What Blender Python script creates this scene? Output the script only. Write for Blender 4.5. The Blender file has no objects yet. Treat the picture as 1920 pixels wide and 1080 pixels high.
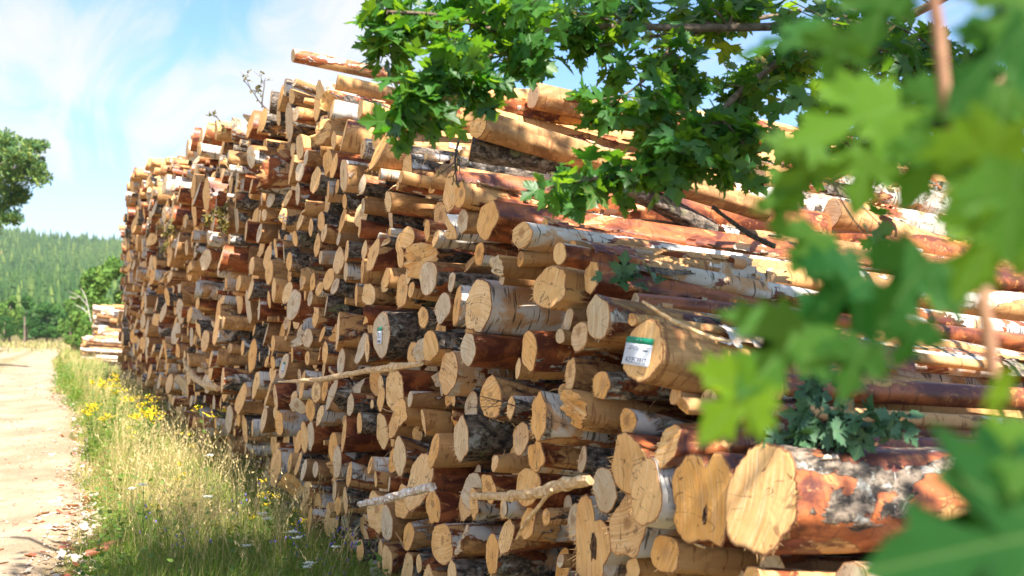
import bpy, math, random
import numpy as np
from mathutils import Vector, Matrix
random.seed(7); rng = np.random.default_rng(7)
R = math.radians
scn = bpy.context.scene
COL = scn.collection

# ------------------------------------------------------------------ camera
FPX = 2133.0; EYE = 1.7; HZ = 625.0
cd = bpy.data.cameras.new('camera'); cam = bpy.data.objects.new('camera', cd); COL.objects.link(cam)
cd.lens = 40; cd.sensor_width = 36; cd.shift_y = (HZ-540)/1920.0
cam.location = (0, 0, EYE); cam.rotation_euler = (R(90), 0, 0)
cd.clip_start = 0.05; cd.clip_end = 6000
cd.dof.use_dof = True; cd.dof.focus_distance = 6.2; cd.dof.aperture_fstop = 3.2
scn.camera = cam
def at(x, y, Z): return np.array([(x-960)*Z/FPX, Z, EYE+(HZ-y)*Z/FPX])

# ------------------------------------------------------------------ sun, sky, exposure
SUN_EL, SUN_AZ = 52.0, 151.0                       # azimuth: degrees to the right of straight ahead (+Y)
EXPOSURE = 1.82
sd = np.array([math.sin(R(SUN_AZ))*math.cos(R(SUN_EL)), math.cos(R(SUN_AZ))*math.cos(R(SUN_EL)), math.sin(R(SUN_EL))])
sl = bpy.data.lights.new('sun', 'SUN'); sl.energy = 4.8; sl.angle = R(0.5); sl.color = (1, .94, .84)
so = bpy.data.objects.new('sun', sl); COL.objects.link(so)
so.rotation_euler = Vector(sd).to_track_quat('Z', 'Y').to_euler(); so.location = (0, 0, 30)
scn.view_settings.view_transform = 'Standard'; scn.view_settings.look = 'None'
scn.view_settings.exposure = EXPOSURE; scn.view_settings.gamma = 1

class N:                                            # tiny node helper
    def __init__(s, tree): s.t = tree; tree.nodes.clear()
    def n(s, typ, **kw):
        nd = s.t.nodes.new(typ)
        for k, v in kw.items():
            if k.startswith('i_'):
                key = k[2:]; key = int(key) if key.isdigit() else key
                s.put(nd.inputs[key], v)
            else: setattr(nd, k, v)
        return nd
    def put(s, inp, v):
        if isinstance(v, bpy.types.NodeSocket): s.t.links.new(v, inp)
        else: inp.default_value = v
    def m(s, op, a, b=0.0, c=0.0, clamp=False):
        nd = s.t.nodes.new('ShaderNodeMath'); nd.operation = op; nd.use_clamp = clamp
        for i, v in enumerate((a, b, c)): s.put(nd.inputs[i], v)
        return nd.outputs[0]
    def vm(s, op, a, b=(0, 0, 0), sc=None):
        nd = s.t.nodes.new('ShaderNodeVectorMath'); nd.operation = op
        s.put(nd.inputs[0], a); s.put(nd.inputs[1], b)
        if sc is not None: s.put(nd.inputs['Scale'], sc)
        return nd.outputs[0]
    def noise(s, vec, scale=1.0, detail=3.0, rough=.55, dist=0.0, col=False):
        nd = s.t.nodes.new('ShaderNodeTexNoise'); s.put(nd.inputs['Vector'], vec)
        nd.inputs['Scale'].default_value = scale; nd.inputs['Detail'].default_value = detail
        nd.inputs['Roughness'].default_value = rough; nd.inputs['Distortion'].default_value = dist
        return nd.outputs[1 if col else 0]
    def step(s, v, a, b):                            # smooth 0..1 between a and b
        nd = s.t.nodes.new('ShaderNodeMapRange'); nd.interpolation_type = 'SMOOTHSTEP'
        s.put(nd.inputs[0], v); s.put(nd.inputs[1], a); s.put(nd.inputs[2], b)
        return nd.outputs[0]
    def mix(s, f, a, b, mode='MIX'):
        nd = s.t.nodes.new('ShaderNodeMix'); nd.data_type = 'RGBA'; nd.blend_type = mode
        s.put(nd.inputs[0], f)
        for i, v in ((6, a), (7, b)):
            if not isinstance(v, bpy.types.NodeSocket) and len(v) == 3: v = (*v, 1)
            s.put(nd.inputs[i], v)
        return nd.outputs[2]
    def attr(s, name, out=0):
        nd = s.t.nodes.new('ShaderNodeAttribute'); nd.attribute_name = name
        return nd.outputs[out]
    def sep(s, v):
        nd = s.t.nodes.new('ShaderNodeSeparateXYZ'); s.put(nd.inputs[0], v); return nd.outputs
    def comb(s, x, y, z):
        nd = s.t.nodes.new('ShaderNodeCombineXYZ')
        for i, v in enumerate((x, y, z)): s.put(nd.inputs[i], v)
        return nd.outputs[0]
    def bump(s, h, strength=.5, dist=.01):
        nd = s.t.nodes.new('ShaderNodeBump'); s.put(nd.inputs['Height'], h)
        nd.inputs['Strength'].default_value = strength; nd.inputs['Distance'].default_value = dist
        return nd.outputs[0]
def newmat(name):
    m = bpy.data.materials.new(name); m.use_nodes = True
    return m, N(m.node_tree)
def finish(k, color, rough=.8, normal=None, spec=.3, transl=None, tcol=None):
    p = k.n('ShaderNodeBsdfPrincipled'); k.put(p.inputs['Base Color'], color if isinstance(color, bpy.types.NodeSocket) else (*color, 1))
    k.put(p.inputs['Roughness'], rough); k.put(p.inputs['Specular IOR Level'], spec)
    if normal is not None: k.put(p.inputs['Normal'], normal)
    out = k.n('ShaderNodeOutputMaterial'); sh = p.outputs[0]
    if transl:
        t = k.n('ShaderNodeBsdfTranslucent'); k.put(t.inputs[0], tcol if isinstance(tcol, bpy.types.NodeSocket) else (*tcol, 1))
        mx = k.n('ShaderNodeMixShader'); mx.inputs[0].default_value = transl
        k.t.links.new(sh, mx.inputs[1]); k.t.links.new(t.outputs[0], mx.inputs[2]); sh = mx.outputs[0]
    k.t.links.new(sh, out.inputs[0])

w = bpy.data.worlds.new('World'); scn.world = w; w.use_nodes = True
k = N(w.node_tree)
sky = k.n('ShaderNodeTexSky', sky_type='NISHITA', sun_disc=False, sun_elevation=R(SUN_EL), sun_rotation=R(SUN_AZ))
sky.air_density = 1.0; sky.dust_density = .6; sky.ozone_density = 1.2
tc = k.n('ShaderNodeTexCoord').outputs['Generated']
sx, sy, sz = k.sep(tc)
zz = k.m('MAXIMUM', sz, 0.03)
pu = k.m('DIVIDE', sx, k.m('ADD', zz, .12)); pv = k.m('DIVIDE', sy, k.m('ADD', zz, .12))
ca, sa = math.cos(R(24)), math.sin(R(24))
ru = k.m('ADD', k.m('MULTIPLY', pu, ca), k.m('MULTIPLY', pv, sa)); rv = k.m('SUBTRACT', k.m('MULTIPLY', pv, ca), k.m('MULTIPLY', pu, sa))
big = k.noise(k.comb(k.m('MULTIPLY', pu, .9), k.m('MULTIPLY', pv, .45), 3.3), 1.0, 4, .55, .6)
wisp = k.noise(k.comb(k.m('MULTIPLY', ru, 3.4), k.m('MULTIPLY', rv, .8), 1.7), 1.0, 7, .62, .9)
cl = k.m('ADD', k.m('MULTIPLY', big, 1.0), k.m('MULTIPLY', wisp, .85))
cl = k.step(cl, .84, 1.12)
low = k.step(sz, .17, .02)                           # thin white veil low over the horizon
clf = k.m('MAXIMUM', cl, k.m('MULTIPLY', low, .90))
right = k.step(sx, -.12, .12)                        # clear blue behind the maple
clf = k.m('MULTIPLY', clf, k.m('SUBTRACT', 1.0, k.m('MULTIPLY', right, .6)))
clf = k.m('MULTIPLY', clf, .93)
skyc = k.mix(1.0, sky.outputs[0], (.56, .74, .92), 'MULTIPLY')
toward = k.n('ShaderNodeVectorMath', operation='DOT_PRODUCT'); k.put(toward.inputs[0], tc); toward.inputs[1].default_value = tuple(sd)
glow = k.m('POWER', k.m('MAXIMUM', toward.outputs['Value'], 0.0), 1.3)   # out-of-view cloud toward the sun, brightened to add fill light
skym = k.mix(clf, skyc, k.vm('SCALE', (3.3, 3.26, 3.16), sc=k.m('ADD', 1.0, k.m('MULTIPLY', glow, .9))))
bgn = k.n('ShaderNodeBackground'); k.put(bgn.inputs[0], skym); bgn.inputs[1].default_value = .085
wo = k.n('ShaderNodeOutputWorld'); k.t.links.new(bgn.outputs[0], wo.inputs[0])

# ------------------------------------------------------------------ object helpers
def props(o, label=None, cat=None, group=None, kind=None):
    if label: o['label'] = label
    if cat: o['category'] = cat
    if group: o['group'] = group
    if kind: o['kind'] = kind
    return o
def empty(name, loc=(0, 0, 0), **kw):
    o = bpy.data.objects.new(name, None); COL.objects.link(o); o.location = loc; o.empty_display_size = .1
    return props(o, **kw)
def mesh(name, verts, faces=None, mats=(), parent=None, attrs=None, smooth=False, matidx=None, tris=None, world=True, **kw):
    """faces: list of tuples, or (M,3)/(M,4) int array. world=True: verts are world coords, kept there under the parent."""
    me = bpy.data.meshes.new(name)
    v = np.asarray(verts, dtype=np.float64)
    f = faces
    loc = np.zeros(3)
    if world and parent is None:
        loc = np.array([(v[:, 0].min()+v[:, 0].max())/2, (v[:, 1].min()+v[:, 1].max())/2, v[:, 2].min()])
        v = v-loc
    elif world:
        v = v-np.array(abs_loc(parent))
    if isinstance(f, np.ndarray):
        nf, kk = f.shape
        me.vertices.add(len(v)); me.vertices.foreach_set('co', v.astype(np.float32).ravel())
        me.loops.add(nf*kk); me.loops.foreach_set('vertex_index', f.astype(np.int32).ravel())
        me.polygons.add(nf); me.polygons.foreach_set('loop_start', (np.arange(nf)*kk).astype(np.int32))
        me.update(calc_edges=True)
    else:
        me.from_pydata(v.tolist(), [], [tuple(q) for q in f]); me.update()
    if attrs:
        for an, val in attrs.items():
            val = np.asarray(val, dtype=np.float32)
            if val.ndim == 1:
                a = me.attributes.new(an, 'FLOAT', 'POINT'); a.data.foreach_set('value', val)
            else:
                a = me.attributes.new(an, 'FLOAT_VECTOR', 'POINT'); a.data.foreach_set('vector', val[:, :3].ravel())
    for m in mats: me.materials.append(m)
    if matidx is not None: me.polygons.foreach_set('material_index', np.asarray(matidx, dtype=np.int32))
    if smooth: me.polygons.foreach_set('use_smooth', np.ones(len(me.polygons), dtype=bool))
    o = bpy.data.objects.new(name, me); COL.objects.link(o)
    if parent is not None: o.parent = parent
    o.location = loc if parent is None else (0, 0, 0)
    return props(o, **kw)
def abs_loc(o):
    p = np.array(o.location)
    while o.parent is not None: o = o.parent; p = p+np.array(o.location)
    return p
def nrm(v): v = np.asarray(v, float); return v/np.linalg.norm(v)
class Acc:                                           # gathers triangles/quads into one mesh
    def __init__(s): s.v = []; s.f = []; s.n = 0; s.a = {}
    def add(s, v, f, **at_):
        v = np.asarray(v, float); f = np.asarray(f, int)
        s.v.append(v); s.f.append(f+s.n); s.n += len(v)
        for kk, val in at_.items():
            val = np.asarray(val, float)
            if val.ndim == 0 or (val.ndim == 1 and kk in ('rc', 'mx')): val = np.broadcast_to(val, (len(v),)+val.shape)
            s.a.setdefault(kk, []).append(val)
    def out(s): return np.concatenate(s.v), np.concatenate(s.f), {kk: np.concatenate(x) for kk, x in s.a.items()}
def tube(pts, rad, seg=6, wob=0.0, cap=True):
    """Quads round a polyline (triangle-free, capped by collapsing)."""
    pts = np.asarray(pts, float); n = len(pts); rad = np.broadcast_to(np.asarray(rad, float), (n,))
    V = []; prev = None
    for i in range(n):
        d = nrm(pts[min(i+1, n-1)]-pts[max(i-1, 0)])
        if prev is None:
            prev = nrm(np.cross(d, (0, 0, 1) if abs(d[2]) < .9 else (1, 0, 0)))
        u = nrm(prev-d*np.dot(prev, d)); prev = u; v_ = np.cross(d, u)
        th = np.linspace(0, 2*math.pi, seg, endpoint=False)
        rr = rad[i]*(1+wob*rng.uniform(-1, 1, seg))
        V.append(pts[i]+np.outer(np.cos(th)*rr, u)+np.outer(np.sin(th)*rr, v_))
    F = []
    for i in range(n-1):
        for j in range(seg):
            a, b = i*seg+j, i*seg+(j+1) % seg
            F.append((a, b, b+seg, a+seg))
    V = np.concatenate(V)
    if cap:
        for base, c, rev in ((0, pts[0], 1), ((n-1)*seg, pts[-1], 0)):
            ci = len(V); V = np.vstack([V, c])
            for j in range(seg):
                a, b = base+j, base+(j+1) % seg
                F.append((b, a, ci, ci) if rev else (a, b, ci, ci))
    return V, np.array(F)
def fixquads(F):                                     # degenerate quads (cap fans) -> tuples
    return [tuple(f) if f[2] != f[3] else tuple(f[:3]) for f in F]

# ------------------------------------------------------------------ materials
def mat_side():
    m, k = newmat('birch_bark')
    lp = k.attr('lp', 1); rc = k.attr('rc', 1); mx = k.sep(k.attr('mx', 1))
    p = k.vm('ADD', lp, k.vm('SCALE', rc, sc=37.0))
    rcs = k.sep(rc)
    def sn(vx, vy, det=4, rough=.6, dist=0.0, off=0.0):
        return k.noise(k.vm('ADD', k.vm('MULTIPLY', p, (vx, vy, vy)), (off, off, off)), 1.0, det, rough, dist)
    nA = sn(1.7, 5.0, 3, .55, .6); nE = sn(16, 30, 4, .65, .5)
    f = k.m('ADD', nA, k.m('MULTIPLY', k.m('SUBTRACT', nE, .5), .20))
    mo = k.step(f, mx[0], k.m('ADD', mx[0], .012)); mr = k.step(f, mx[1], k.m('ADD', mx[1], .014))
    # outer bark: white paper with dark lenticels, through to rough black-grey
    lent = k.step(sn(75, 7, 2, .5), .60, .66)
    blot = k.step(k.m('ADD', sn(5, 6, 5, .65, 1.0, 9), k.m('MULTIPLY', k.m('SUBTRACT', mx[2], .5), .62)), .50, .60)
    wh = k.mix(sn(9, 12, 3, .6, 0, 4), (.40, .34, .28), (.74, .70, .65))
    wh = k.mix(k.step(sn(5, 5, 4, .6, .5, 31), .50, .60), wh, (.52, .30, .15))
    wh = k.mix(k.m('MULTIPLY', lent, .85), wh, (.05, .04, .035))
    rough_n = sn(22, 34, 5, .7, .4, 2)
    dk = k.mix(k.step(rough_n, .38, .66), (.022, .017, .014), (.23, .175, .13))
    dk = k.mix(k.step(sn(10, 12, 4, .7, .3, 12), .56, .66), dk, (.34, .33, .29))
    dk = k.mix(k.step(sn(7, 9, 4, .7, .3, 22), .60, .68), dk, (.16, .17, .08))
    outer = k.mix(blot, wh, dk)
    # smooth red-brown inner bark
    red = k.mix(k.step(sn(5, 9, 4, .6, .7, 6), .38, .64), (.095, .024, .013), (.34, .100, .032))
    red = k.mix(k.m('MULTIPLY', k.step(sn(11, 17, 4, .7, 1.2, 14), .56, .66), .7), red, (.52, .23, .075))
    red = k.mix(k.m('MULTIPLY', k.step(sn(60, 9, 2, .5, 0, 17), .58, .7), .5), red, (.05, .015, .01))
    # peeled wood: cream, tan, stained
    wd = k.mix(sn(4, 8, 3, .6, .5, 8), (.36, .18, .065), (.76, .48, .22))
    wd = k.mix(k.m('MULTIPLY', k.step(sn(4, 55, 3, .6, .2, 5), .52, .72), .45), wd, (.42, .22, .09))
    wd = k.mix(k.m('MULTIPLY', k.step(sn(50, 9, 3, .6, .6, 3), .57, .64), .75), wd, (.27, .105, .045))
    stain = k.step(k.m('ADD', sn(3, 5, 5, .7, 1.0, 19), k.m('MULTIPLY', k.m('SUBTRACT', rcs[1], .5), .30)), .47, .66)
    wd = k.mix(k.m('MULTIPLY', stain, .8), wd, (.20, .10, .042))
    wd = k.mix(1.0, wd, k.mix(rcs[0], (1.0, .90, .74), (.92, .86, .80)), 'MULTIPLY')
    col = k.mix(mr, wd, red); col = k.mix(mo, col, outer)
    edge = k.m('MULTIPLY', k.m('SUBTRACT', k.step(f, k.m('SUBTRACT', mx[1], .02), mx[1]), mr), .55)
    col = k.mix(edge, col, (.09, .03, .015))
    h = k.m('ADD', k.m('MULTIPLY', mo, .55), k.m('MULTIPLY', mr, .35))
    fineb = k.m('MULTIPLY', rough_n, k.m('ADD', .22, k.m('MULTIPLY', k.m('MULTIPLY', mo, blot), 1.1)))
    h = k.m('ADD', h, fineb)
    h = k.m('ADD', h, k.m('MULTIPLY', sn(5, 60, 3, .6, 0, 40), .2))
    rg = k.m('SUBTRACT', .78, k.m('MULTIPLY', k.m('MULTIPLY', mr, k.m('SUBTRACT', 1.0, mo)), .36))
    finish(k, col, rg, k.bump(h, .9, .007), .35)
    return m
def mat_end():
    m, k = newmat('sawn_wood')
    lp = k.attr('lp', 1); rc = k.attr('rc', 1); ed = k.attr('ed', 2); r = k.sep(rc); q = k.sep(lp)
    off = k.vm('SCALE', rc, sc=41.0)
    p = k.vm('ADD', lp, off)
    big = k.noise(p, 9.0, 3, .6, .4)
    tone = k.mix(r[0], (.86, .58, .29), (.84, .42, .11))
    tone = k.mix(k.step(r[1], .62, .9), tone, (.62, .50, .35))
    c = k.mix(k.m('MULTIPLY', k.step(big, .35, .7), .55), tone, k.mix(1.0, tone, (.78, .62, .45), 'MULTIPLY'))
    ang = k.m('MULTIPLY', r[2], 3.1)
    ys = k.m('ADD', k.m('MULTIPLY', q[1], k.m('COSINE', ang)), k.m('MULTIPLY', q[2], k.m('SINE', ang)))
    zs = k.m('SUBTRACT', k.m('MULTIPLY', q[2], k.m('COSINE', ang)), k.m('MULTIPLY', q[1], k.m('SINE', ang)))
    zs2 = k.m('ADD', zs, k.m('MULTIPLY', k.m('MULTIPLY', ys, ys), 1.2))
    saw = k.noise(k.vm('ADD', k.comb(0.0, k.m('MULTIPLY', ys, 5.0), k.m('MULTIPLY', zs2, 170.0)), off), 1.0, 2, .6)
    c = k.mix(k.m('MULTIPLY', k.step(saw, .50, .70), .55), c, (.36, .19, .075))
    c = k.mix(k.m('MULTIPLY', k.step(saw, .48, .30), .35), c, (.90, .76, .55))
    # growth rings round an off-centre pith
    dy = k.m('SUBTRACT', q[1], k.m('MULTIPLY', k.m('SUBTRACT', r[1], .5), .03)); dz = k.m('SUBTRACT', q[2], k.m('MULTIPLY', k.m('SUBTRACT', r[2], .5), .03))
    rad = k.m('SQRT', k.m('ADD', k.m('MULTIPLY', dy, dy), k.m('MULTIPLY', dz, dz)))
    rad = k.m('ADD', rad, k.m('MULTIPLY', k.noise(p, 22, 2, .5), .012))
    ring = k.m('ADD', k.m('MULTIPLY', k.m('SINE', k.m('MULTIPLY', rad, 900.0)), .5), .5)
    c = k.mix(k.m('MULTIPLY', ring, .14), c, (.42, .24, .10))
    core = k.m('MULTIPLY', k.step(rad, k.m('MULTIPLY', k.step(r[0], .55, 1.0), .055), 0.0), .5)
    c = k.mix(core, c, (.40, .22, .10))
    c = k.mix(k.step(rad, .0065, .003), c, (.10, .05, .025))
    ck = k.noise(k.vm('ADD', k.comb(0.0, k.m('MULTIPLY', ys, 9.0), k.m('MULTIPLY', zs, 3.0)), off), 1.0, 1, .5)
    ck = k.m('ABSOLUTE', k.m('SUBTRACT', ck, .5))
    crack = k.m('MULTIPLY', k.step(ck, .006, .001), k.step(k.noise(p, 14, 2, .5), .52, .6))
    c = k.mix(k.m('MULTIPLY', crack, .8), c, (.09, .045, .02))
    ra_ = k.m('ARCTAN2', dz, dy)
    rn = k.noise(k.vm('ADD', k.comb(k.m('MULTIPLY', ra_, .9), k.m('MULTIPLY', rad, 4.0), 0.0), off), 1.0, 2, .5)
    rcr = k.m('MULTIPLY', k.step(k.m('ABSOLUTE', k.m('SUBTRACT', rn, .5)), .013, .004), k.step(k.noise(p, 11, 2, .5), .50, .58))
    c = k.mix(k.m('MULTIPLY', rcr, .6), c, (.10, .05, .022))
    heart = k.m('MULTIPLY', k.step(k.m('ADD', rad, k.m('MULTIPLY', k.m('SUBTRACT', k.noise(p, 17, 3, .6), .5), .08)), .035, .02), k.step(r[2], .62, .7))
    c = k.mix(k.m('MULTIPLY', heart, .6), c, (.30, .14, .05))
    spot = k.step(k.noise(p, 34, 3, .5, 0), .66, .71)
    c = k.mix(k.m('MULTIPLY', spot, .8), c, (.16, .075, .03))
    grime = k.step(k.noise(k.vm('ADD', p, (5, 5, 5)), 13, 5, .7), .58, .75)
    c = k.mix(k.m('MULTIPLY', grime, .5), c, (.33, .25, .17))
    e2 = k.m('ADD', ed, k.m('MULTIPLY', k.m('SUBTRACT', k.noise(p, 55, 3, .6), .5), .05))
    c = k.mix(k.m('MULTIPLY', k.step(e2, .86, .93), .35), c, (.70, .36, .13))
    c = k.mix(k.step(e2, .95, .975), c, k.mix(r[2], (.13, .05, .025), (.42, .20, .09)))
    h = k.m('ADD', saw, k.m('MULTIPLY', k.noise(p, 60, 3, .6), .5))
    finish(k, c, .82, k.bump(h, .55, .003), .25)
    return m
M_SIDE, M_END = mat_side(), mat_end()
def mat_simple(name, c1, c2, scale=8, rough=.8, bumps=.4, bd=.01, det=4, transl=None, tcol=None, spec=.3, coord='Object'):
    m, k = newmat(name); t = k.n('ShaderNodeTexCoord').outputs[coord]
    n = k.noise(t, scale, det, .65)
    finish(k, k.mix(k.step(n, .3, .7), c1, c2), rough, k.bump(n, bumps, bd), spec, transl, tcol)
    return m
M_SPLINT = mat_simple('torn_wood', (.38, .21, .09), (.74, .53, .30), 40, .85)
M_WEATHER = mat_simple('weathered_wood', (.34, .20, .11), (.70, .50, .32), 14, .85, .6)
M_TWIG = mat_simple('twig_bark', (.035, .028, .025), (.12, .095, .08), 60, .85)
M_BRANCH = mat_simple('maple_bark', (.07, .05, .035), (.20, .145, .10), 45, .85, .6, .004)
def mat_curl():
    m, k = newmat('curled_bark'); rc = k.sep(k.attr('rc', 1)); t = k.attr('lp', 1)
    n = k.noise(t, 30, 4, .6); n2 = k.noise(t, 90, 3, .6)
    ins = k.mix(n, (.42, .17, .065), (.78, .44, .20))
    ins = k.mix(rc[1], ins, (.72, .50, .30))
    red = k.mix(n, (.13, .03, .02), (.36, .11, .05)); wht = k.mix(n2, (.24, .17, .12), (.66, .56, .45))
    outc = k.mix(k.step(rc[0], .45, .55), red, wht)
    g = k.n('ShaderNodeNewGeometry').outputs['Backfacing']
    finish(k, k.mix(g, outc, ins), .6, k.bump(n2, .4, .003), .4, .12, (.55, .22, .08))
    return m
M_CURL = mat_curl()
def mat_leaf(name, c1, c2, t1, t2, transl=.45, rough=.42, spec=.35):
    m, k = newmat(name); rc = k.sep(k.attr('rc', 1)); lp = k.sep(k.attr('lp', 1))
    f = rc[0]
    vein = k.m('ABSOLUTE', lp[0]); vein = k.step(vein, .022, .006)
    ang = k.m('ARCTAN2', lp[0], k.m('SUBTRACT', lp[1], .02))
    v2 = k.m('ABSOLUTE', k.m('SUBTRACT', k.m('ABSOLUTE', ang), .82)); v2 = k.step(v2, .035, .01)
    v3 = k.m('ABSOLUTE', k.m('SUBTRACT', k.m('ABSOLUTE', ang), 1.62)); v3 = k.step(v3, .04, .012)
    vein = k.m('MAXIMUM', vein, k.m('MAXIMUM', v2, v3))
    n = k.noise(k.vm('ADD', k.attr('lp', 1), k.vm('SCALE', k.attr('rc', 1), sc=17.0)), 5, 4, .6)
    base = k.mix(f, c1, c2); base = k.mix(k.m('MULTIPLY', k.step(n, .5, .8), .35), base, tuple(x*1.7 for x in c1))
    base = k.mix(k.m('MULTIPLY', vein, .5), base, (.16, .26, .08))
    tcol = k.mix(rc[1], t1, t2); tcol = k.mix(k.m('MULTIPLY', vein, .4), tcol, (.10, .16, .01))
    base = k.mix(k.m('MULTIPLY', k.step(rc[2], .975, .98), k.step(n, .45, .55)), base, (.25, .15, .06))
    finish(k, base, rough, k.bump(k.m('ADD', n, k.m('MULTIPLY', vein, .6)), .25, .004), spec, transl, tcol)
    return m
M_LEAF = mat_leaf('maple_leaf', (.014, .070, .014), (.042, .140, .020), (.07, .28, .012), (.34, .54, .02), .42)
M_NEAR = mat_leaf('near_maple_leaf', (.012, .068, .022), (.09, .19, .010), (.07, .30, .02), (.45, .62, .01), .5, .6, .12)  # per-blade tone puts backlit yellow and skylit blue-green into the colour
M_WILT = mat_leaf('wilted_leaf', (.030, .085, .035), (.07, .15, .075), (.05, .15, .03), (.08, .2, .03), .2, .55)
M_DRYLEAF = mat_leaf('dry_leaf', (.10, .075, .03), (.24, .18, .05), (.25, .22, .03), (.3, .28, .05), .3, .6)

# ------------------------------------------------------------------ the ground
def gz(X, Y):                                        # ground height
    X = np.asarray(X, float); Y = np.asarray(Y, float)
    t = np.clip((Y-10)/18, 0, 1); base = .30*t*t*(3-2*t)
    rb = np.clip((Y-30)/40, 0, 1); base = base+.0*rb
    return base+.035*np.sin(X*.9+Y*.37)*np.sin(Y*.55-X*.3)*np.clip(Y/12, 0, 1)*np.clip((60-Y)/30, 0, 1)
def face_x(Y): return 2.09-.4126*Y                   # ground line of the sawn ends
ROAD = [(-1.2, 0), (-1.9, 4), (-2.75, 7), (-3.55, 9.7), (-5.55, 15), (-8.4, 22), (-11.2, 28), (-15.9, 40), (-22.5, 56), (-30, 76), (-38, 96), (-62, 122), (-110, 140)]
RY = np.array([p[1] for p in ROAD], float); RX = np.array([p[0] for p in ROAD], float)
def road_r(Y): return np.interp(Y, RY, RX)
def road_mat():
    m, k = newmat('sandy_gravel'); t = k.n('ShaderNodeTexCoord').outputs['Object']
    n1 = k.noise(t, .9, 5, .6); n2 = k.noise(t, 9, 5, .7); n3 = k.noise(t, 75, 3, .7)
    c = k.mix(k.step(n1, .35, .68), (.27, .195, .125), (.41, .315, .215))
    c = k.mix(k.m('MULTIPLY', k.step(n2, .52, .66), .5), c, (.27, .16, .09))
    c = k.mix(k.m('MULTIPLY', k.step(n3, .55, .70), .5), c, (.25, .17, .12))
    c = k.mix(k.m('MULTIPLY', k.step(n3, .42, .34), .5), c, (.56, .45, .35))
    tt = k.m('ADD', k.attr('tt', 2), k.m('MULTIPLY', k.m('SUBTRACT', n2, .5), .22))
    strip = k.m('MAXIMUM', k.step(k.m('ABSOLUTE', k.m('SUBTRACT', tt, .5)), .12, .03), k.m('MAXIMUM', k.step(tt, .09, .0), k.step(tt, .91, 1.0)))
    c = k.mix(k.m('MULTIPLY', strip, .65), c, k.mix(n3, (.15, .10, .05), (.26, .20, .10)))
    h = k.m('ADD', k.m('MULTIPLY', n2, .6), k.m('MULTIPLY', n3, .35))
    finish(k, c, .95, k.bump(h, .9, .04), .15); return m
def field_mat():
    m, k = newmat('field_ground'); t = k.n('ShaderNodeTexCoord').outputs['Object']
    s3 = k.sep(t)
    n1 = k.noise(k.vm('MULTIPLY', t, (.012, .06, .05)), 1.0, 4, .6); n2 = k.noise(t, .5, 5, .7); n3 = k.noise(t, 14, 4, .7)
    c = k.mix(k.step(n1, .42, .6), (.40, .30, .14), (.30, .27, .10))
    c = k.mix(k.m('MULTIPLY', k.step(n2, .5, .7), .4), c, (.17, .20, .06))
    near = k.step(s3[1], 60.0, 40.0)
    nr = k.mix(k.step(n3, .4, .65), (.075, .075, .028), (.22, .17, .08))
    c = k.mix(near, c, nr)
    finish(k, c, .95, k.bump(n3, .6, .05), .1); return m
def hill_h(X, Y):
    t = np.clip((Y-200)/760, 0, 1); h = 77*t**1.15
    return h+np.clip((Y-240)/300, 0, 1)*(5*np.sin(X*.011+1.0)+3*np.sin(X*.027+Y*.008))
ys = np.concatenate([np.linspace(-12, 60, 73), np.geomspace(64, 1100, 50)])
gv = []
xs_u = np.linspace(-1, 1, 61)
for y in ys:
    half = 18+max(y, 0)*.95
    X = xs_u*half; gv.append(np.stack([X, np.full_like(X, y), gz(X, np.full_like(X, y))+np.where(y > 200, hill_h(X, np.full_like(X, y)), 0)], 1))
gv = np.concatenate(gv); nx = len(xs_u)
gf = np.array([(i*nx+j, i*nx+j+1, (i+1)*nx+j+1, (i+1)*nx+j) for i in range(len(ys)-1) for j in range(nx-1)])
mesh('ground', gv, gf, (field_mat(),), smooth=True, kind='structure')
rw = []; tts = []
Yr = np.concatenate([np.linspace(-4, 60, 129), np.linspace(62, 138, 60)])
XR = road_r(Yr)
for i, y in enumerate(Yr):
    wdt = 4.3
    sl_ = (road_r(y+.5)-road_r(y-.5)); wx = wdt*math.hypot(1, sl_)
    e1_ = .10*math.sin(y*1.3)+.07*math.sin(y*3.1+1)
    for t in np.linspace(0, 1, 13):
        X = XR[i]+e1_*(1-t)-wx*t
        rut = -.045*(math.exp(-((t-.25)/.10)**2)+math.exp(-((t-.75)/.10)**2))+.03*math.exp(-((t-.5)/.15)**2)+rng.normal(0, .004)
        rw.append((X, y, float(gz(X, y))+.075+rut-.11*max(0, abs(2*t-1)-.85)/.15)); tts.append(t)
rf = np.array([(i*13+j, (i+1)*13+j, (i+1)*13+j+1, i*13+j+1) for i in range(len(Yr)-1) for j in range(12)])[:, ::-1]
mesh('road', rw, rf, (road_mat(),), None, dict(tt=np.array(tts)), smooth=True, kind='structure')

# ------------------------------------------------------------------ the log stack
AX0 = nrm([.911, .409, -.085])
def frame(A):
    A = nrm(A); e1 = nrm(np.cross((0, 0, 1), A)); return A, e1, np.cross(A, e1)
_, E1, E2 = frame(AX0)
# bark kinds: threshold of outer bark, threshold of red inner bark, darkness of the outer bark
KINDS = {'W': (.44, .38, .22), 'D': (.34, .30, .86), 'R': (.66, .36, .5), 'P': (.68, .60, .4), 'M': (.56, .50, .65), 'G': (.47, .44, .66), 'L': (.40, .34, .45)}
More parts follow.
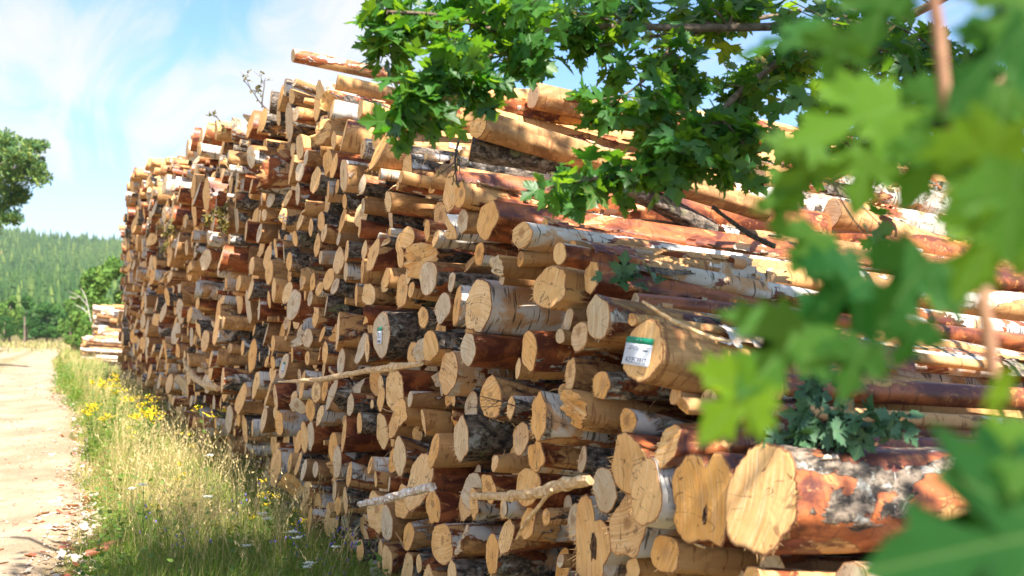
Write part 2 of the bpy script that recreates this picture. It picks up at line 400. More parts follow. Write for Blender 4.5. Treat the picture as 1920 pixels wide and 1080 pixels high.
# heroes read off the photograph: crop, x, y, height of the sawn end, kind, optional dict
CROP = {2: (480, 60, 3.177), 3: (480, 360, 3.0), 4: (480, 700, 2.842), 5: (900, 700, 2.842), 6: (840, 360, 2.843), 0: (0, 0, 1.0)}
HERO = [
 (2,222,140,80,'P',dict(tag='splintered', dy=-.02, L=3.4, km=(.50,.44,.15))),(2,482,300,98,'P',dict(L=4.4)),(2,232,302,50,'M'),(2,88,412,125,'D'),(2,215,385,88,'P'),
 (2,200,535,225,'D'),(2,240,490,95,'M'),(2,428,412,135,'M'),(2,622,458,112,'R'),(2,385,598,160,'P'),(2,465,645,118,'P'),(2,525,615,190,'P'),
 (2,262,685,150,'P'),(2,212,815,180,'P'),(2,428,775,150,'P'),(2,466,800,150,'R'),(2,262,832,122,'R'),(2,735,710,250,'P',dict(w=78)),
 (2,738,848,70,'W'),(2,866,862,72,'P',dict(L=2.2,dy=-.02)),(2,846,915,58,'W'),(2,1160,950,262,'R',dict(w=85,L=5.2,cut=.3)),
 (2,1327,552,172,'L',dict(w=75,tag='big pale',L=1.7,dy=-.11)),(2,1280,697,138,'D',dict(w=68,L=1.4,dy=-.13,tag='sooty')),(2,790,1010,128,'P'),(2,110,790,330,'M',dict(w=66,split=1)),
 (2,188,990,115,'R'),(2,250,962,130,'M'),(2,36,985,100,'P'),(2,432,950,130,'W'),(2,486,920,88,'D'),(2,530,1010,90,'D'),(2,640,1035,90,'P'),
 (3,20,232,112,'P'),(3,112,318,112,'M'),(3,158,340,128,'M'),(3,221,262,90,'D'),(3,188,392,115,'G'),(3,345,300,140,'M'),(3,365,366,88,'W'),(3,512,335,125,'D'),
 (3,585,205,110,'R'),(3,252,158,120,'G'),(3,368,165,112,'G'),(3,466,266,75,'P'),(3,612,328,112,'M'),(3,660,355,190,'R'),(3,733,280,60,'D'),(3,852,256,132,'R'),
 (3,965,215,128,'P'),(3,1012,262,100,'W'),(3,1165,163,132,'P'),(3,1302,158,230,'R',dict(w=118,L=4.6)),(3,1258,350,140,'G'),(3,1364,415,112,'P'),(3,815,370,112,'M'),
 (3,920,385,215,'D'),(3,735,485,122,'P',dict(tag='sunny')),(3,600,440,142,'M'),(3,274,490,132,'R'),(3,320,510,110,'W'),(3,410,490,132,'P'),(3,446,530,98,'D'),
 (3,325,405,80,'G'),(3,75,450,148,'R'),(3,18,662,122,'R'),(3,212,635,178,'R'),(3,396,640,120,'G'),(3,566,580,132,'M'),(3,636,578,138,'R'),(3,876,550,98,'M'),
 (3,1102,505,112,'D'),(3,1052,652,172,'M'),(3,1132,640,242,'G',dict(w=72)),(3,1252,642,312,'W',dict(w=136,tag='big white')),(3,942,705,120,'D'),(3,1195,885,192,'R',dict(w=106,L=3.6)),
 (3,938,880,165,'W'),(3,706,802,268,'D',dict(w=90,tag='tagB')),(3,462,785,215,'G'),(3,627,880,150,'G'),(3,337,705,112,'M'),(3,262,790,190,'W'),(3,292,822,110,'M'),
 (3,205,900,132,'M'),(3,290,935,82,'P'),(3,361,910,108,'R'),(3,480,955,142,'R'),(3,158,980,150,'P',dict(w=50,tag='tagC')),(3,98,850,92,'P'),(3,62,955,70,'M'),(3,96,960,80,'M'),
 (3,24,62,80,'P'),(3,1150,20,150,'P'),(3,48,130,70,'P'),
 (4,68,100,152,'P',dict(w=52)),(4,105,128,130,'R'),(4,205,148,122,'G'),(4,368,85,122,'M'),(4,505,168,122,'M'),(4,668,135,132,'G'),(4,740,92,238,'R',dict(w=68)),
 (4,823,138,92,'P',dict(L=2.4,dy=-.05,tag='slanted')),(4,772,205,152,'P'),(4,895,255,132,'P'),(4,42,245,132,'R'),(4,125,265,142,'W'),(4,343,222,115,'W'),(4,290,195,118,'M'),
 (4,258,340,165,'R'),(4,293,330,152,'R'),(4,470,326,186,'R',dict(tag='mahogany')),(4,434,470,182,'G'),(4,226,485,132,'G',dict(tag='greyround')),(4,105,502,222,'W'),
 (4,498,540,142,'W'),(4,766,442,205,'G',dict(w=82)),(4,1094,350,236,'D',dict(w=78)),(4,950,410,192,'P'),(4,610,490,90,'W'),(4,640,565,90,'M'),
 (4,870,582,318,'R',dict(w=134,poly=1,tag='blunt')),(4,478,680,158,'G'),(4,640,740,222,'G',dict(w=66)),(4,945,710,190,'R',dict(w=66,tag='purple')),(4,1162,690,165,'M'),
 (4,712,592,88,'R'),(4,420,625,118,'M'),(4,438,705,100,'P'),(4,388,730,82,'P'),(4,814,868,148,'W'),(4,992,910,222,'W',dict(w=112)),(4,1098,885,172,'W'),
 (4,1260,962,222,'G',dict(w=104,tag='pale oval')),(4,1325,722,92,'W'),(4,1276,480,90,'P',dict(L=2.0)),(4,870,1015,100,'M'),(4,700,1000,170,'M'),
 (5,58,130,225,'D',dict(w=130)),(5,166,182,122,'G'),(5,315,232,258,'L',dict(w=110)),(5,500,175,215,'P',dict(split=1,w=100,tag='split')),(5,648,62,150,'G',dict(w=96)),
 (5,790,257,160,'L',dict(w=86)),(5,1082,172,90,'P'),(5,1002,385,232,'R',dict(w=116,tag='hairy')),(5,800,490,318,'R',dict(w=180,tag='high oval')),(5,665,620,242,'D',dict(w=150,tag='round disc')),
 (5,882,632,352,'L',dict(w=160,rot=-.35,tag='leaning oval')),(5,785,820,328,'W',dict(w=166,tag='lower oval')),(5,603,890,450,'W',dict(w=212,shape='heart',tag='heart',rc=(.6,.3,.4))),
 (5,1178,672,510,'R',dict(w=300,shape='notch',tag='notched',rc=(1.,.55,.45))),(5,548,460,142,'D',dict(w=62)),(5,300,440,170,'W'),(5,82,480,92,'P',dict(L=2.0)),
 (5,255,605,202,'R',dict(w=120)),(5,48,612,155,'R'),(5,130,725,96,'W'),(5,355,765,96,'M'),(5,142,872,202,'M',dict(tag='frayed')),(5,988,962,205,'P',dict(w=135)),
 (5,820,1045,132,'P'),(5,430,1000,72,'M'),
 (6,545,510,236,'M',dict(w=116,L=4.2,dy=-.07,tag='roller')),(6,1042,850,325,'P',dict(w=172,L=4.4,tag='tagA')),(6,702,770,172,'M',dict(w=92)),(6,600,770,82,'P'),(6,435,845,228,'R',dict(w=80,L=3.4)),
 (6,376,942,112,'P'),(6,396,230,142,'W',dict(w=80,L=4.4)),(6,597,328,122,'L',dict(w=60,L=4.8,tag='banded')),(6,270,395,106,'P',dict(w=58)),(6,388,358,82,'P',dict(w=50,L=1.6)),
 (6,985,682,72,'P'),
 (0,1428,935,205,'R',dict(w=118,L=4.0,tag='biggest',km=(.54,.36,.85),rc=(.5,.45,.52))),(0,1700,665,150,'L',dict(L=2.6,w=90)),(0,1480,770,70,'M',dict(L=3.5)),(0,1400,800,50,'P',dict(L=3.5)),
 (0,1590,800,90,'P',dict(L=3.0)),(0,1450,650,75,'P',dict(L=3.5)),(0,1330,520,70,'W',dict(L=4)),(0,1400,590,80,'R',dict(L=4)),(0,1600,1125,110,'D',dict(L=3,zz=4.3)),(0,1600,830,62,'R',dict(L=3)),
 (0,1180,385,62,'R',dict(L=5)),(0,1330,365,60,'L',dict(L=4)),(0,1240,455,52,'L',dict(L=4)),(0,1480,460,60,'P',dict(L=4)),(0,1500,545,64,'D',dict(L=4)),(0,1380,720,60,'R',dict(L=3.5)),
 (0,1090,415,44,'W',dict(L=4.5)),(0,1040,290,50,'P',dict(L=4.5)),(0,900,190,55,'P',dict(L=4)),(0,1000,180,48,'R',dict(L=4)),(0,1130,200,46,'P',dict(L=4)),(0,760,190,60,'P',dict(L=4)),
 (0,1200,330,60,'P',dict(L=4)),(0,1350,290,55,'P',dict(L=4)),(0,1420,330,58,'M',dict(L=4)),(0,1250,240,45,'P',dict(L=3.6)),(0,1560,400,60,'P',dict(L=3.6)),(0,1640,500,66,'L',dict(L=3.4)),
]
logs = []
for h in HERO:
    c, x, y, hh, kind = h[:5]; d = h[5] if len(h) > 5 else {}
    ox, oy, s = CROP[c]; px, py, ph = ox+x/s, oy+y/s, hh/s
    bg_ = c == 0 and kind != 'x' and not d.get('tag')
    if bg_:                                          # logs seen by their sides behind the sloping end of the stack
        Z = {1: 1}.get(0, None)
        Z = d.get('zz') or 3.9+(1080-py)/1080*4.2+(px-1100)/900*.9
    else: Z = 4460.0/(px-80)
    r2 = ph/2*Z/FPX; ratio = .41+.912*(px-960)/FPX
    r1 = r2*rng.uniform(.88, 1.1)
    if 'w' in d: r1 = r2*float(np.clip((d['w']/hh)/ratio, .76, 1.2 if not d.get('shape') else 1.4))
    logs.append(dict(px=px, py=py, Z=Z, r1=r1, r2=r2, kind=kind, d=d, hero=True, bg=bg_))
# slide each along its line of sight until the sections no longer run into each other
nh = len(logs)
kx = np.array([l['px'] for l in logs]); ky = np.array([l['py'] for l in logs]); Z0 = np.array([l['Z'] for l in logs])
rr0 = np.array([(l['r1']+l['r2'])/2/l['Z'] for l in logs])
ray = np.stack([(kx-960)/FPX, np.ones(nh), (HZ-ky)/FPX], 1)
ra, rb_ = ray@E1, ray@E2
sc_ = np.ones(nh)
def cost(i, s):
    Zi = Z0[i]*s; a = ra*Z0*sc_; b = rb_*Z0*sc_
    dd = np.hypot(a-ra[i]*Zi, b-rb_[i]*Zi); ov = np.maximum(0, rr0*Z0*sc_+rr0[i]*Zi-dd); ov[i] = 0
    return (ov**2).sum()+.02*(s-1)**2
for it in range(60):
    for i in range(nh):
        s = float(np.clip(sc_[i]+rng.normal(0, .03), .93, 1.07))
        if cost(i, s) < cost(i, sc_[i]): sc_[i] = s
for i, l in enumerate(logs):
    Z = l['Z']*sc_[i]; l['P'] = at(l['px'], l['py'], Z); l['r1'] *= sc_[i]; l['r2'] *= sc_[i]
    l['a'], l['b'] = l['P']@E1, (l['P']-[0, 0, EYE])@E2
# fill the rest of the end wall: outline of the sawn-end wall as the photograph shows it
POLY = [(226, 1400), (226, 560), (232, 450), (246, 375), (258, 322), (285, 300), (340, 292), (375, 248), (425, 228), (478, 203), (500, 168), (540, 150), (600, 150), (650, 190), (700, 240), (790, 270), (835, 325),
        (900, 370), (1000, 430), (1080, 500), (1180, 600), (1235, 650), (1270, 720), (1330, 790), (1375, 850), (1385, 1040), (1640, 1070), (1680, 1500)]
def inpoly(x, y):
    c = False; j = len(POLY)-1
    for i in range(len(POLY)):
        xi, yi = POLY[i]; xj, yj = POLY[j]
        if (yi > y) != (yj > y) and x < (xj-xi)*(y-yi)/(yj-yi)+xi: c = not c
        j = i
    return c
ca_ = np.array([l['a'] for l in logs]); cb_ = np.array([l['b'] for l in logs]); cr_ = np.array([(l['r1']+l['r2'])/2 for l in logs])
EPT = (E1[0]*1.0, E1[1])
rf_ = np.random.default_rng(11)
def place(a, b):
    # point of the end plane (X = 2.09-.4126Y) whose cross-section coordinates are (a, b)
    Pt = E1*a+E2*b+np.array([0, 0, EYE]); t = (2.09-.4126*Pt[1]-Pt[0])/(AX0[0]+.4126*AX0[1])
    return Pt+AX0*t
HX, HY, HR = kx, ky, np.array([l['r2'] for l in logs])*FPX/np.array([l['P'][1] for l in logs])
targets = [(.165, .9, 2200), (.125, .9, 5000), (.098, .88, 9000), (.075, .86, 14000), (.055, .8, 14000), (.042, .78, 14000), (.030, .78, 9000)]
amin, amax = 1.6, 30.5
CA = np.zeros(6000); CB = np.zeros(6000); CR = np.zeros(6000); cnt = nh
CA[:nh], CB[:nh], CR[:nh] = ca_, cb_, cr_
fill = []
for rt, tol, tries in targets:
    A_ = rf_.uniform(amin, amax, tries); B_ = rf_.uniform(-2.6, 3.8, tries)
    for a, b in zip(A_, B_):
        P = place(a, b)
        if P[1] < 2.2 or P[1] > 31: continue
        r = rt*rf_.uniform(.82, 1.12)
        if P[2] < float(gz(P[0], P[1]))+r*.9: continue
        px, py = 960+FPX*P[0]/P[1], HZ-FPX*(P[2]-EYE)/P[1]
        rp = r*FPX/P[1]
        if not inpoly(px, py-rp*.8) or not inpoly(px, py): continue
        if px > 470:
            hd = np.hypot((HX-px)/.62, HY-py)-HR*.62
            if hd.min() < rp*.62 or r > (.085 if px > 950 else .12): continue
        dd = np.hypot(CA[:cnt]-a, CB[:cnt]-b)-CR[:cnt]; mn = dd.min()
        if mn < r*tol: continue
        if mn < r: r = mn/.985
        CA[cnt], CB[cnt], CR[cnt] = a, b, r; cnt += 1
        fill.append((a, b, r, P, px, py))
KP = ['W', 'D', 'R', 'P', 'M', 'G', 'L']
for a, b, r, P, px, py in fill:
    pr = [.11, .15, .25, .10, .19, .14, .06] if P[1] < 14 else [.14, .07, .25, .24, .18, .06, .06]
    kind = KP[rf_.choice(7, p=pr)]
    prot = rf_.uniform(-.22, .20) +(.10 if r < .07 else 0) if P[1] > 12 else rf_.uniform(-.05, .26)+(rf_.uniform(.04, .30) if r < .062 else 0)
    logs.append(dict(P=P+AX0*prot, r1=r*rf_.uniform(.92, 1.06), r2=r*rf_.uniform(.92, 1.06), kind=kind, d={}, hero=False, bg=False, px=px, py=py, a=a, b=b))
print('logs', len(logs), 'heroes', nh)

def img_outline(pts, cx, cy, hw, hh):                # traced outline -> (angle, radius) round the log's axis
    return sorted((math.degrees(math.pi-math.atan2(-(y-cy)/hh, (x-cx)/hw)) % 360, math.hypot((x-cx)/hw, (y-cy)/hh)) for x, y in pts)
HEART = img_outline([(505, 1100), (508, 980), (503, 900), (497, 800), (505, 720), (530, 670), (560, 652), (590, 672), (606, 730), (612, 785), (626, 770), (650, 762), (680, 778), (700, 830), (708, 900), (690, 950), (665, 1000), (655, 1100), (580, 1115)], 603, 890, 105, 225)
NOTCH = img_outline([(1035, 560), (1060, 510), (1090, 450), (1140, 435), (1170, 445), (1185, 485), (1194, 520), (1202, 470), (1230, 412), (1265, 420), (1300, 470), (1330, 520), (1322, 600), (1312, 700), (1305, 800), (1290, 890), (1230, 870), (1180, 890), (1120, 932), (1090, 900), (1052, 820), (1060, 740), (1030, 640)], 1178, 672, 150, 255)
POLYG = img_outline([(800, 500), (815, 465), (870, 425), (925, 465), (938, 520), (935, 600), (912, 690), (890, 722), (850, 742), (820, 715), (812, 640), (803, 570)], 870, 582, 67, 160)
def outline(tab, th):
    a = np.array([tab[-1][0]-360]+[t[0] for t in tab]+[360+tab[0][0]]); r = np.array([tab[-1][1]]+[t[1] for t in tab]+[tab[0][1]])
    return np.interp(np.degrees(th) % 360, a, r)
def make_log(l, rg, hi):
    """vertices/faces of one log's side and sawn ends, in world space"""
    P, r1, r2, d = l['P'], l['r1'], l['r2'], l['d']
    far = P[1] > 13
    sg = .45 if not l['hero'] else 1.0
    A = AX0+np.array([rg.normal(0, .035), rg.normal(0, .03), 0])*sg
    A[2] += d.get('dy', 0)+rg.normal(0, .018)*sg
    A, e1, e2 = frame(A)
    L = d.get('L', rg.uniform(2.7, 3.6) if not far else rg.uniform(2.6, 3.2))
    rp = (r1+r2)/2*FPX/P[1]*.533
    if hi: ns = int(np.clip(rp*2.2, 16, 72)); nr = int(np.clip(rp*1.6, 8, 70))
    else: ns, nr = (12, 5) if rp > 5 else (9, 3)
    if d.get('shape'): ns = 96
    th = np.linspace(0, 2*math.pi, ns, endpoint=False)
    rad = np.ones(ns)
    tabs = {'heart': HEART, 'notch': NOTCH}.get(d.get('shape')) or (POLYG if d.get('poly') else None)
    if tabs is not None: rad = outline(tabs, th)
    else:
        for kk in range(2, 7): rad += rg.normal(0, .055/kk**.45)*np.cos(kk*th+rg.uniform(0, 6.28))
        if rg.random() < .25:
            t0 = rg.uniform(0, 6.28); dth = np.angle(np.exp(1j*(th-t0))); rad -= rg.uniform(.05, .16)*np.exp(-(dth/.30)**2)
    if d.get('split'): rad = rad*(1-.35*np.clip(np.cos(th-2.6), 0, 1))
    rot = d.get('rot', 0.0)
    cy, cz = np.cos(th)*r1*rad, np.sin(th)*r2*rad
    cy, cz = cy*math.cos(rot)-cz*math.sin(rot), cy*math.sin(rot)+cz*math.cos(rot)
    t = (np.linspace(0, 1, nr)**1.25)*L
    ph = rg.uniform(0, 6.28, 8); bend = rg.normal(0, .022*sg, 2)*L
    cut = rg.normal(0, .11, 2); cut[0] += d.get('cut', 0)
    taper = rg.uniform(.02, .06)
    V = []
    for i, ti in enumerate(t):
        s = 1-taper*ti/L*2+.012*np.sin(3*th+ph[0]+ti*2.1)+.010*np.sin(5*th+ph[1]-ti*3.7)+.02*math.sin(ti*3.1+ph[2])
        if hi: s = s+.006*np.sin(11*th+ph[3]+ti*9)+.005*np.sin(17*th+ph[4]-ti*15)+.008*np.sin(7*th+ti*23+ph[5])
        bx = bend[0]*math.sin(ti/L*math.pi), bend[1]*math.sin(ti/L*math.pi)
        y_, z_ = cy*s+bx[0], cz*s+bx[1]
        x_ = ti+(cut[0]*cy+cut[1]*cz)*(1-ti/L)
        V.append(np.stack([np.broadcast_to(x_, ns), y_, z_], 1))
        if i == 0 and hi: V[0][:, 1:] *= (1+rg.normal(0, .014, ns))[:, None]
    V = np.concatenate(V)
    broken = d.get('split') or (not d and rg.random() < .10)
    if broken:                                       # torn instead of sawn
        jag = np.interp(np.arange(ns), np.linspace(0, ns, 9), np.append(rg.uniform(-1, 1, 8), 0))*.35*r2+rg.normal(0, .09*r2, ns)+.5*r2*np.sin(th+ph[6])
        V[:ns, 0] += jag; V[ns:2*ns, 0] = np.maximum(V[ns:2*ns, 0], V[:ns, 0]+.01)
    if hi:
        for _ in range(rg.integers(1, 5)):           # knots
            t0, a0 = rg.uniform(.1, L), rg.uniform(0, 6.28)
            tt = np.repeat(t, ns); aa = np.tile(th, nr)
            g = np.exp(-((tt-t0)/.035)**2-(np.angle(np.exp(1j*(aa-a0)))*r1/.03)**2)
            V[:, 1:] *= (1+g*rg.uniform(.08, .30))[:, None]
    F = np.array([(i*ns+j, (i+1)*ns+j, (i+1)*ns+(j+1) % ns, i*ns+(j+1) % ns) for i in range(nr-1) for j in range(ns)])
    B = np.stack([A, e1, e2])
    W = P+V@B
    nl = (nr-1)*ns; cc = V[-ns:].mean(0); V = np.vstack([V, cc]); W = P+V@B
    F = [tuple(f[::-1]) for f in F]+[(nl+(j+1) % ns, nl+j, nr*ns) for j in range(ns)] if hi else F[:, ::-1]
    side = (W, F, V)
    # sawn near end (and the plain far end)
    ringp = [0, .35, .7, .9, .96, 1.0] if hi else [0, .8, 1.0]
    E = [np.array([[0, bend[0]*0, 0]])]; ED = [np.zeros(1)]
    for q in ringp[1:]:
        rim = V[:ns].copy(); c = rim*q
        if broken and q < 1: c[:, 0] = rim[:, 0]*q+rg.normal(0, .10*r2, ns)*(1-q*.5)
        if hi: c[:, 0] += rg.normal(0, .0002, ns)
        c[:, 0] -= .003*(1-(q > .99)) ; E.append(c); ED.append(np.full(ns, q))
    E = np.concatenate(E); ED = np.concatenate(ED); EF = []
    for j in range(ns): EF.append((0, 1+j, 1+(j+1) % ns))
    for q in range(len(ringp)-2):
        o0, o1 = 1+q*ns, 1+(q+1)*ns
        for j in range(ns): EF += [(o0+j, o1+j, o1+(j+1) % ns), (o0+j, o1+(j+1) % ns, o0+(j+1) % ns)]
    E[0, 0] -= .003
    EF = [f[::-1] for f in EF]
    # frayed fibres along the saw exit
    if hi and rp > 9:
        a0 = rg.uniform(math.pi*.9, math.pi*1.9); nfib = int(rg.integers(6, 30)*(2.2 if d.get('tag') in ('hairy', 'frayed', 'tagA', 'biggest') else 1))
        for _ in range(nfib):
            aj = int((a0+rg.normal(0, .55))/(2*math.pi)*ns) % ns
            p0 = V[aj]*[1, .985, .985]; nn = nrm([0, p0[1], p0[2]]); tg = np.array([0, -nn[2], nn[1]])
            ln, wd_ = rg.uniform(.006, .028)*(r1+r2)/.2, rg.uniform(.0015, .004)
            tip = p0+nn*ln*.8+np.array([-ln*rg.uniform(0, .9), 0, 0])+tg*rg.normal(0, ln*.3)
            b = len(E); E = np.vstack([E, V[aj]+tg*wd_*2, tip]); ED = np.append(ED, [.9, .88]); EF += [(1+(len(ringp)-2)*ns+aj, b, b+1)]
    end = (P+E@B, np.array(EF), E, ED)
    l.update(A=A, e1=e1, e2=e2, L=L, cut=cut)
    return side, end

# apparent size and visibility decide which logs are individuals
for l in logs:
    P = l['P']; l['px'] = 960+FPX*P[0]/P[1]; l['py'] = HZ-FPX*(P[2]-EYE)/P[1]; l['rp'] = (l['r1']+l['r2'])/2*FPX/P[1]
inview = lambda l: -10 < l['px'] < 1960 and -20 < l['py'] < 1080+l['rp']*.5
hid = lambda l: (l['px'] > 1320 and not l['hero'])
cand = [l for l in logs if l['hero']]+sorted([l for l in logs if not l['hero'] and inview(l) and not hid(l)], key=lambda l: -l['rp'])
ind = cand[:298]; ids = {id(l) for l in ind}
print('individual logs', len(ind), 'smallest r px', ind[-1]['rp'])

# labels ------------------------------------------------------
def look(l):
    return {'W': 'white-barked', 'D': 'dark rough-barked', 'R': 'red-brown', 'P': 'peeled pale', 'M': 'tan and brown mottled', 'G': 'grey-brown', 'L': 'white and tan banded'}[l['kind']]
def size(l):
    r = (l['r1']+l['r2'])/2
    return 'very thick' if r > .15 else 'thick' if r > .115 else 'medium' if r > .085 else 'thin' if r > .06 else 'very thin'
MARK = {'tagA': 'the log tagged 42353912', 'heart': 'the heart-shaped log', 'notched': 'the notched orange log', 'biggest': 'the big reddish log at lower right',
        'tagB': 'the dark-barked tagged log', 'tagC': 'the smallest tagged log', 'big white': 'the big white birch', 'mahogany': 'the glossy dark red log', 'big pale': 'the big pale jutting log',
        'sooty': 'the sooty log', 'blunt': 'the tall blunt-cornered end', 'splintered': 'the topmost log', 'greyround': 'the stubby grey log', 'pale oval': 'the pale oval end', 'split': 'the split log', 'sunny': 'the small sunlit end'}
OWN = {'tagA': 'thick peeled log end stapled with a white and green tag reading 42353912', 'heart': 'heart-shaped sawn end of a twin-stem birch with a dark rotten hollow',
       'notched': 'wide orange sawn end notched at the top, beside the big reddish log', 'biggest': 'biggest sawn end in the stack, red inner bark half peeled, at lower right',
       'tagB': 'dark rough-barked log whose tall narrow end carries a green and white tag', 'tagC': 'narrow pale log end with a tiny tag above the long torn branch',
       'big white': 'big birch log with white and black bark and a tall oval end', 'mahogany': 'glossy dark red log with orange bark curls lying along its top',
       'big pale': 'big pale log jutting out near the top, red bark strip on its flank', 'sooty': 'sooty black-grey log with a dark end under the big pale log',
       'blunt': 'tall blunt-cornered orange log end standing above a dark purple log', 'splintered': 'topmost log, sunlit, jutting into the sky with torn bark hanging from its end',
       'greyround': 'stubby grey-barked log with a round pale end low in the stack', 'pale oval': 'pale greyish oval log end low down, left of the frayed log',
       'split': 'split log with coarse torn grain showing instead of a clean cut', 'sunny': 'small smooth yellow log end catching a touch of sun',
       'roller': 'long tan log with rows of harvester roller marks and a round orange end', 'banded': 'long slender log banded with white bark and glossy brown patches',
       'hairy': 'pale log end with a frayed hairy edge above the notched log', 'high oval': 'tall pale oval end tucked behind the leaning oval end', 'leaning oval': 'leaning orange oval end with white and grey bark behind it',
       'lower oval': 'oval end with fanned saw marks just beside the heart-shaped log', 'round disc': 'round disc-like end resting above the heart-shaped log', 'frayed': 'tan log with a badly frayed, fuzzy end and peeled fibres',
       'slanted': 'thin smooth peeled log slanting across its neighbours', 'purple': 'dark purple-red barked log beneath the tall blunt-cornered end'}
marks = [(t, l) for l in ind for t in [l['d'].get('tag')] if t in MARK]
SECT = ['on this side of', 'above and nearer than', 'above', 'above and beyond', 'beyond', 'below and beyond', 'below', 'below and nearer than']
ORD = ['first', 'second', 'third', 'fourth', 'fifth', 'sixth', 'seventh', 'eighth', 'ninth', 'tenth', 'eleventh', 'twelfth', 'thirteenth', 'fourteenth', 'fifteenth', 'sixteenth', 'seventeenth', 'eighteenth', 'nineteenth', 'twentieth']
used = set(OWN.values())
def sect(m, l): return int(round(math.atan2(m['py']-l['py'], l['px']-m['px'])/(math.pi/4))) % 8
rank = {}
for t, m in marks:
    for s in range(8):
        cs = sorted([l for l in ind if l is not m and sect(m, l) == s], key=lambda l: math.hypot(l['px']-m['px'], l['py']-m['py']))
        bykind = {}
        for l in cs:
            kk = bykind.get(l['kind'], 0); bykind[l['kind']] = kk+1
            rank.setdefault(id(l), []).append((kk, math.hypot(l['px']-m['px'], l['py']-m['py']), s, t))
for l in ind:
    t = l['d'].get('tag')
    if t in OWN: l['label'] = OWN[t]; continue
    for kk, dist, s, t in sorted(rank[id(l)]):
        lab = '%s log, %s %s' % (look(l), 'next one' if kk == 0 else ORD[kk]+' such', SECT[s]+' '+MARK[t]) if kk < 20 else ''
        if lab and len((size(l)+' '+lab).split()) <= 16: lab = size(l)+' '+lab
        if lab and lab not in used and len(lab.split()) <= 16: break
    used.add(lab); l['label'] = lab

def curl(rg, lg, t, th, wid, arc, rad, flare=1):
    """a strip of bark curling off the log's flank"""
    n, mm = 12, 5
    A, e1, e2 = lg['A'], lg['e1'], lg['e2']
    nn = e1*math.cos(th)+e2*math.sin(th); tg = -e1*math.sin(th)+e2*math.cos(th)
    if rg.random() < .5: tg = -tg
    surf = lg['P']+A*t+e1*math.cos(th)*lg['r1']+e2*math.sin(th)*lg['r2']
    V = []
    for i in range(n+1):
        a = arc*i/n; rr = rad*(1-.25*i/n)
        for j in range(mm+1):
            u = (j/mm-.5)*wid*(1-.25*i/n)+rg.normal(0, wid*.03)
            V.append(surf+A*(u+.15*wid*i/n)+nn*(.004+rr*(1-math.cos(a)))+tg*(rr*math.sin(a)+flare*rr*.3*i/n)+nn*rg.normal(0, .0015))
    F = [(i*(mm+1)+j, i*(mm+1)+j+1, (i+1)*(mm+1)+j+1, (i+1)*(mm+1)+j) for i in range(n) for j in range(mm)]
    return np.array(V), np.array(F)

def plate(rg, lg, t0, th0, dt, dth, lift):
    nt, nq = 16, 11; T_ = t0+np.linspace(0, 1, nt)*dt; Q = th0+np.linspace(-.5, .5, nq)*dth
    V = []; e = np.zeros((nt, nq)); nz = rg.normal(0, .22, (nt, nq)); r = (lg['r1']+lg['r2'])/2
    for i, t in enumerate(T_):
        for j, q in enumerate(Q):
            u, v = 2*i/(nt-1)-1, 2*j/(nq-1)-1; e[i, j] = 1-max(abs(u), abs(v))+nz[i, j]
            h = .006+lift*max(abs(u), abs(v))**4*(1+.5*nz[i, j])+rg.normal(0, .0012)
            jt, jq = t+rg.normal(0, dt*.018), q+rg.normal(0, dth*.018)
            s = 1.02-.08*jt/lg['L']
            V.append(lg['P']+lg['A']*jt+lg['e1']*math.cos(jq)*(lg['r1']*s+h)+lg['e2']*math.sin(jq)*(lg['r2']*s+h))
    F = [(i*nq+j, i*nq+j+1, (i+1)*nq+j+1, (i+1)*nq+j) for i in range(nt-1) for j in range(nq-1) if min(e[i, j], e[i+1, j], e[i, j+1], e[i+1, j+1]) > -.12]
    return np.array(V), F
GL = 'birch logs stacked with their sawn ends to the road'
lr = np.random.default_rng(5)
stuff_s, stuff_e = Acc(), Acc()
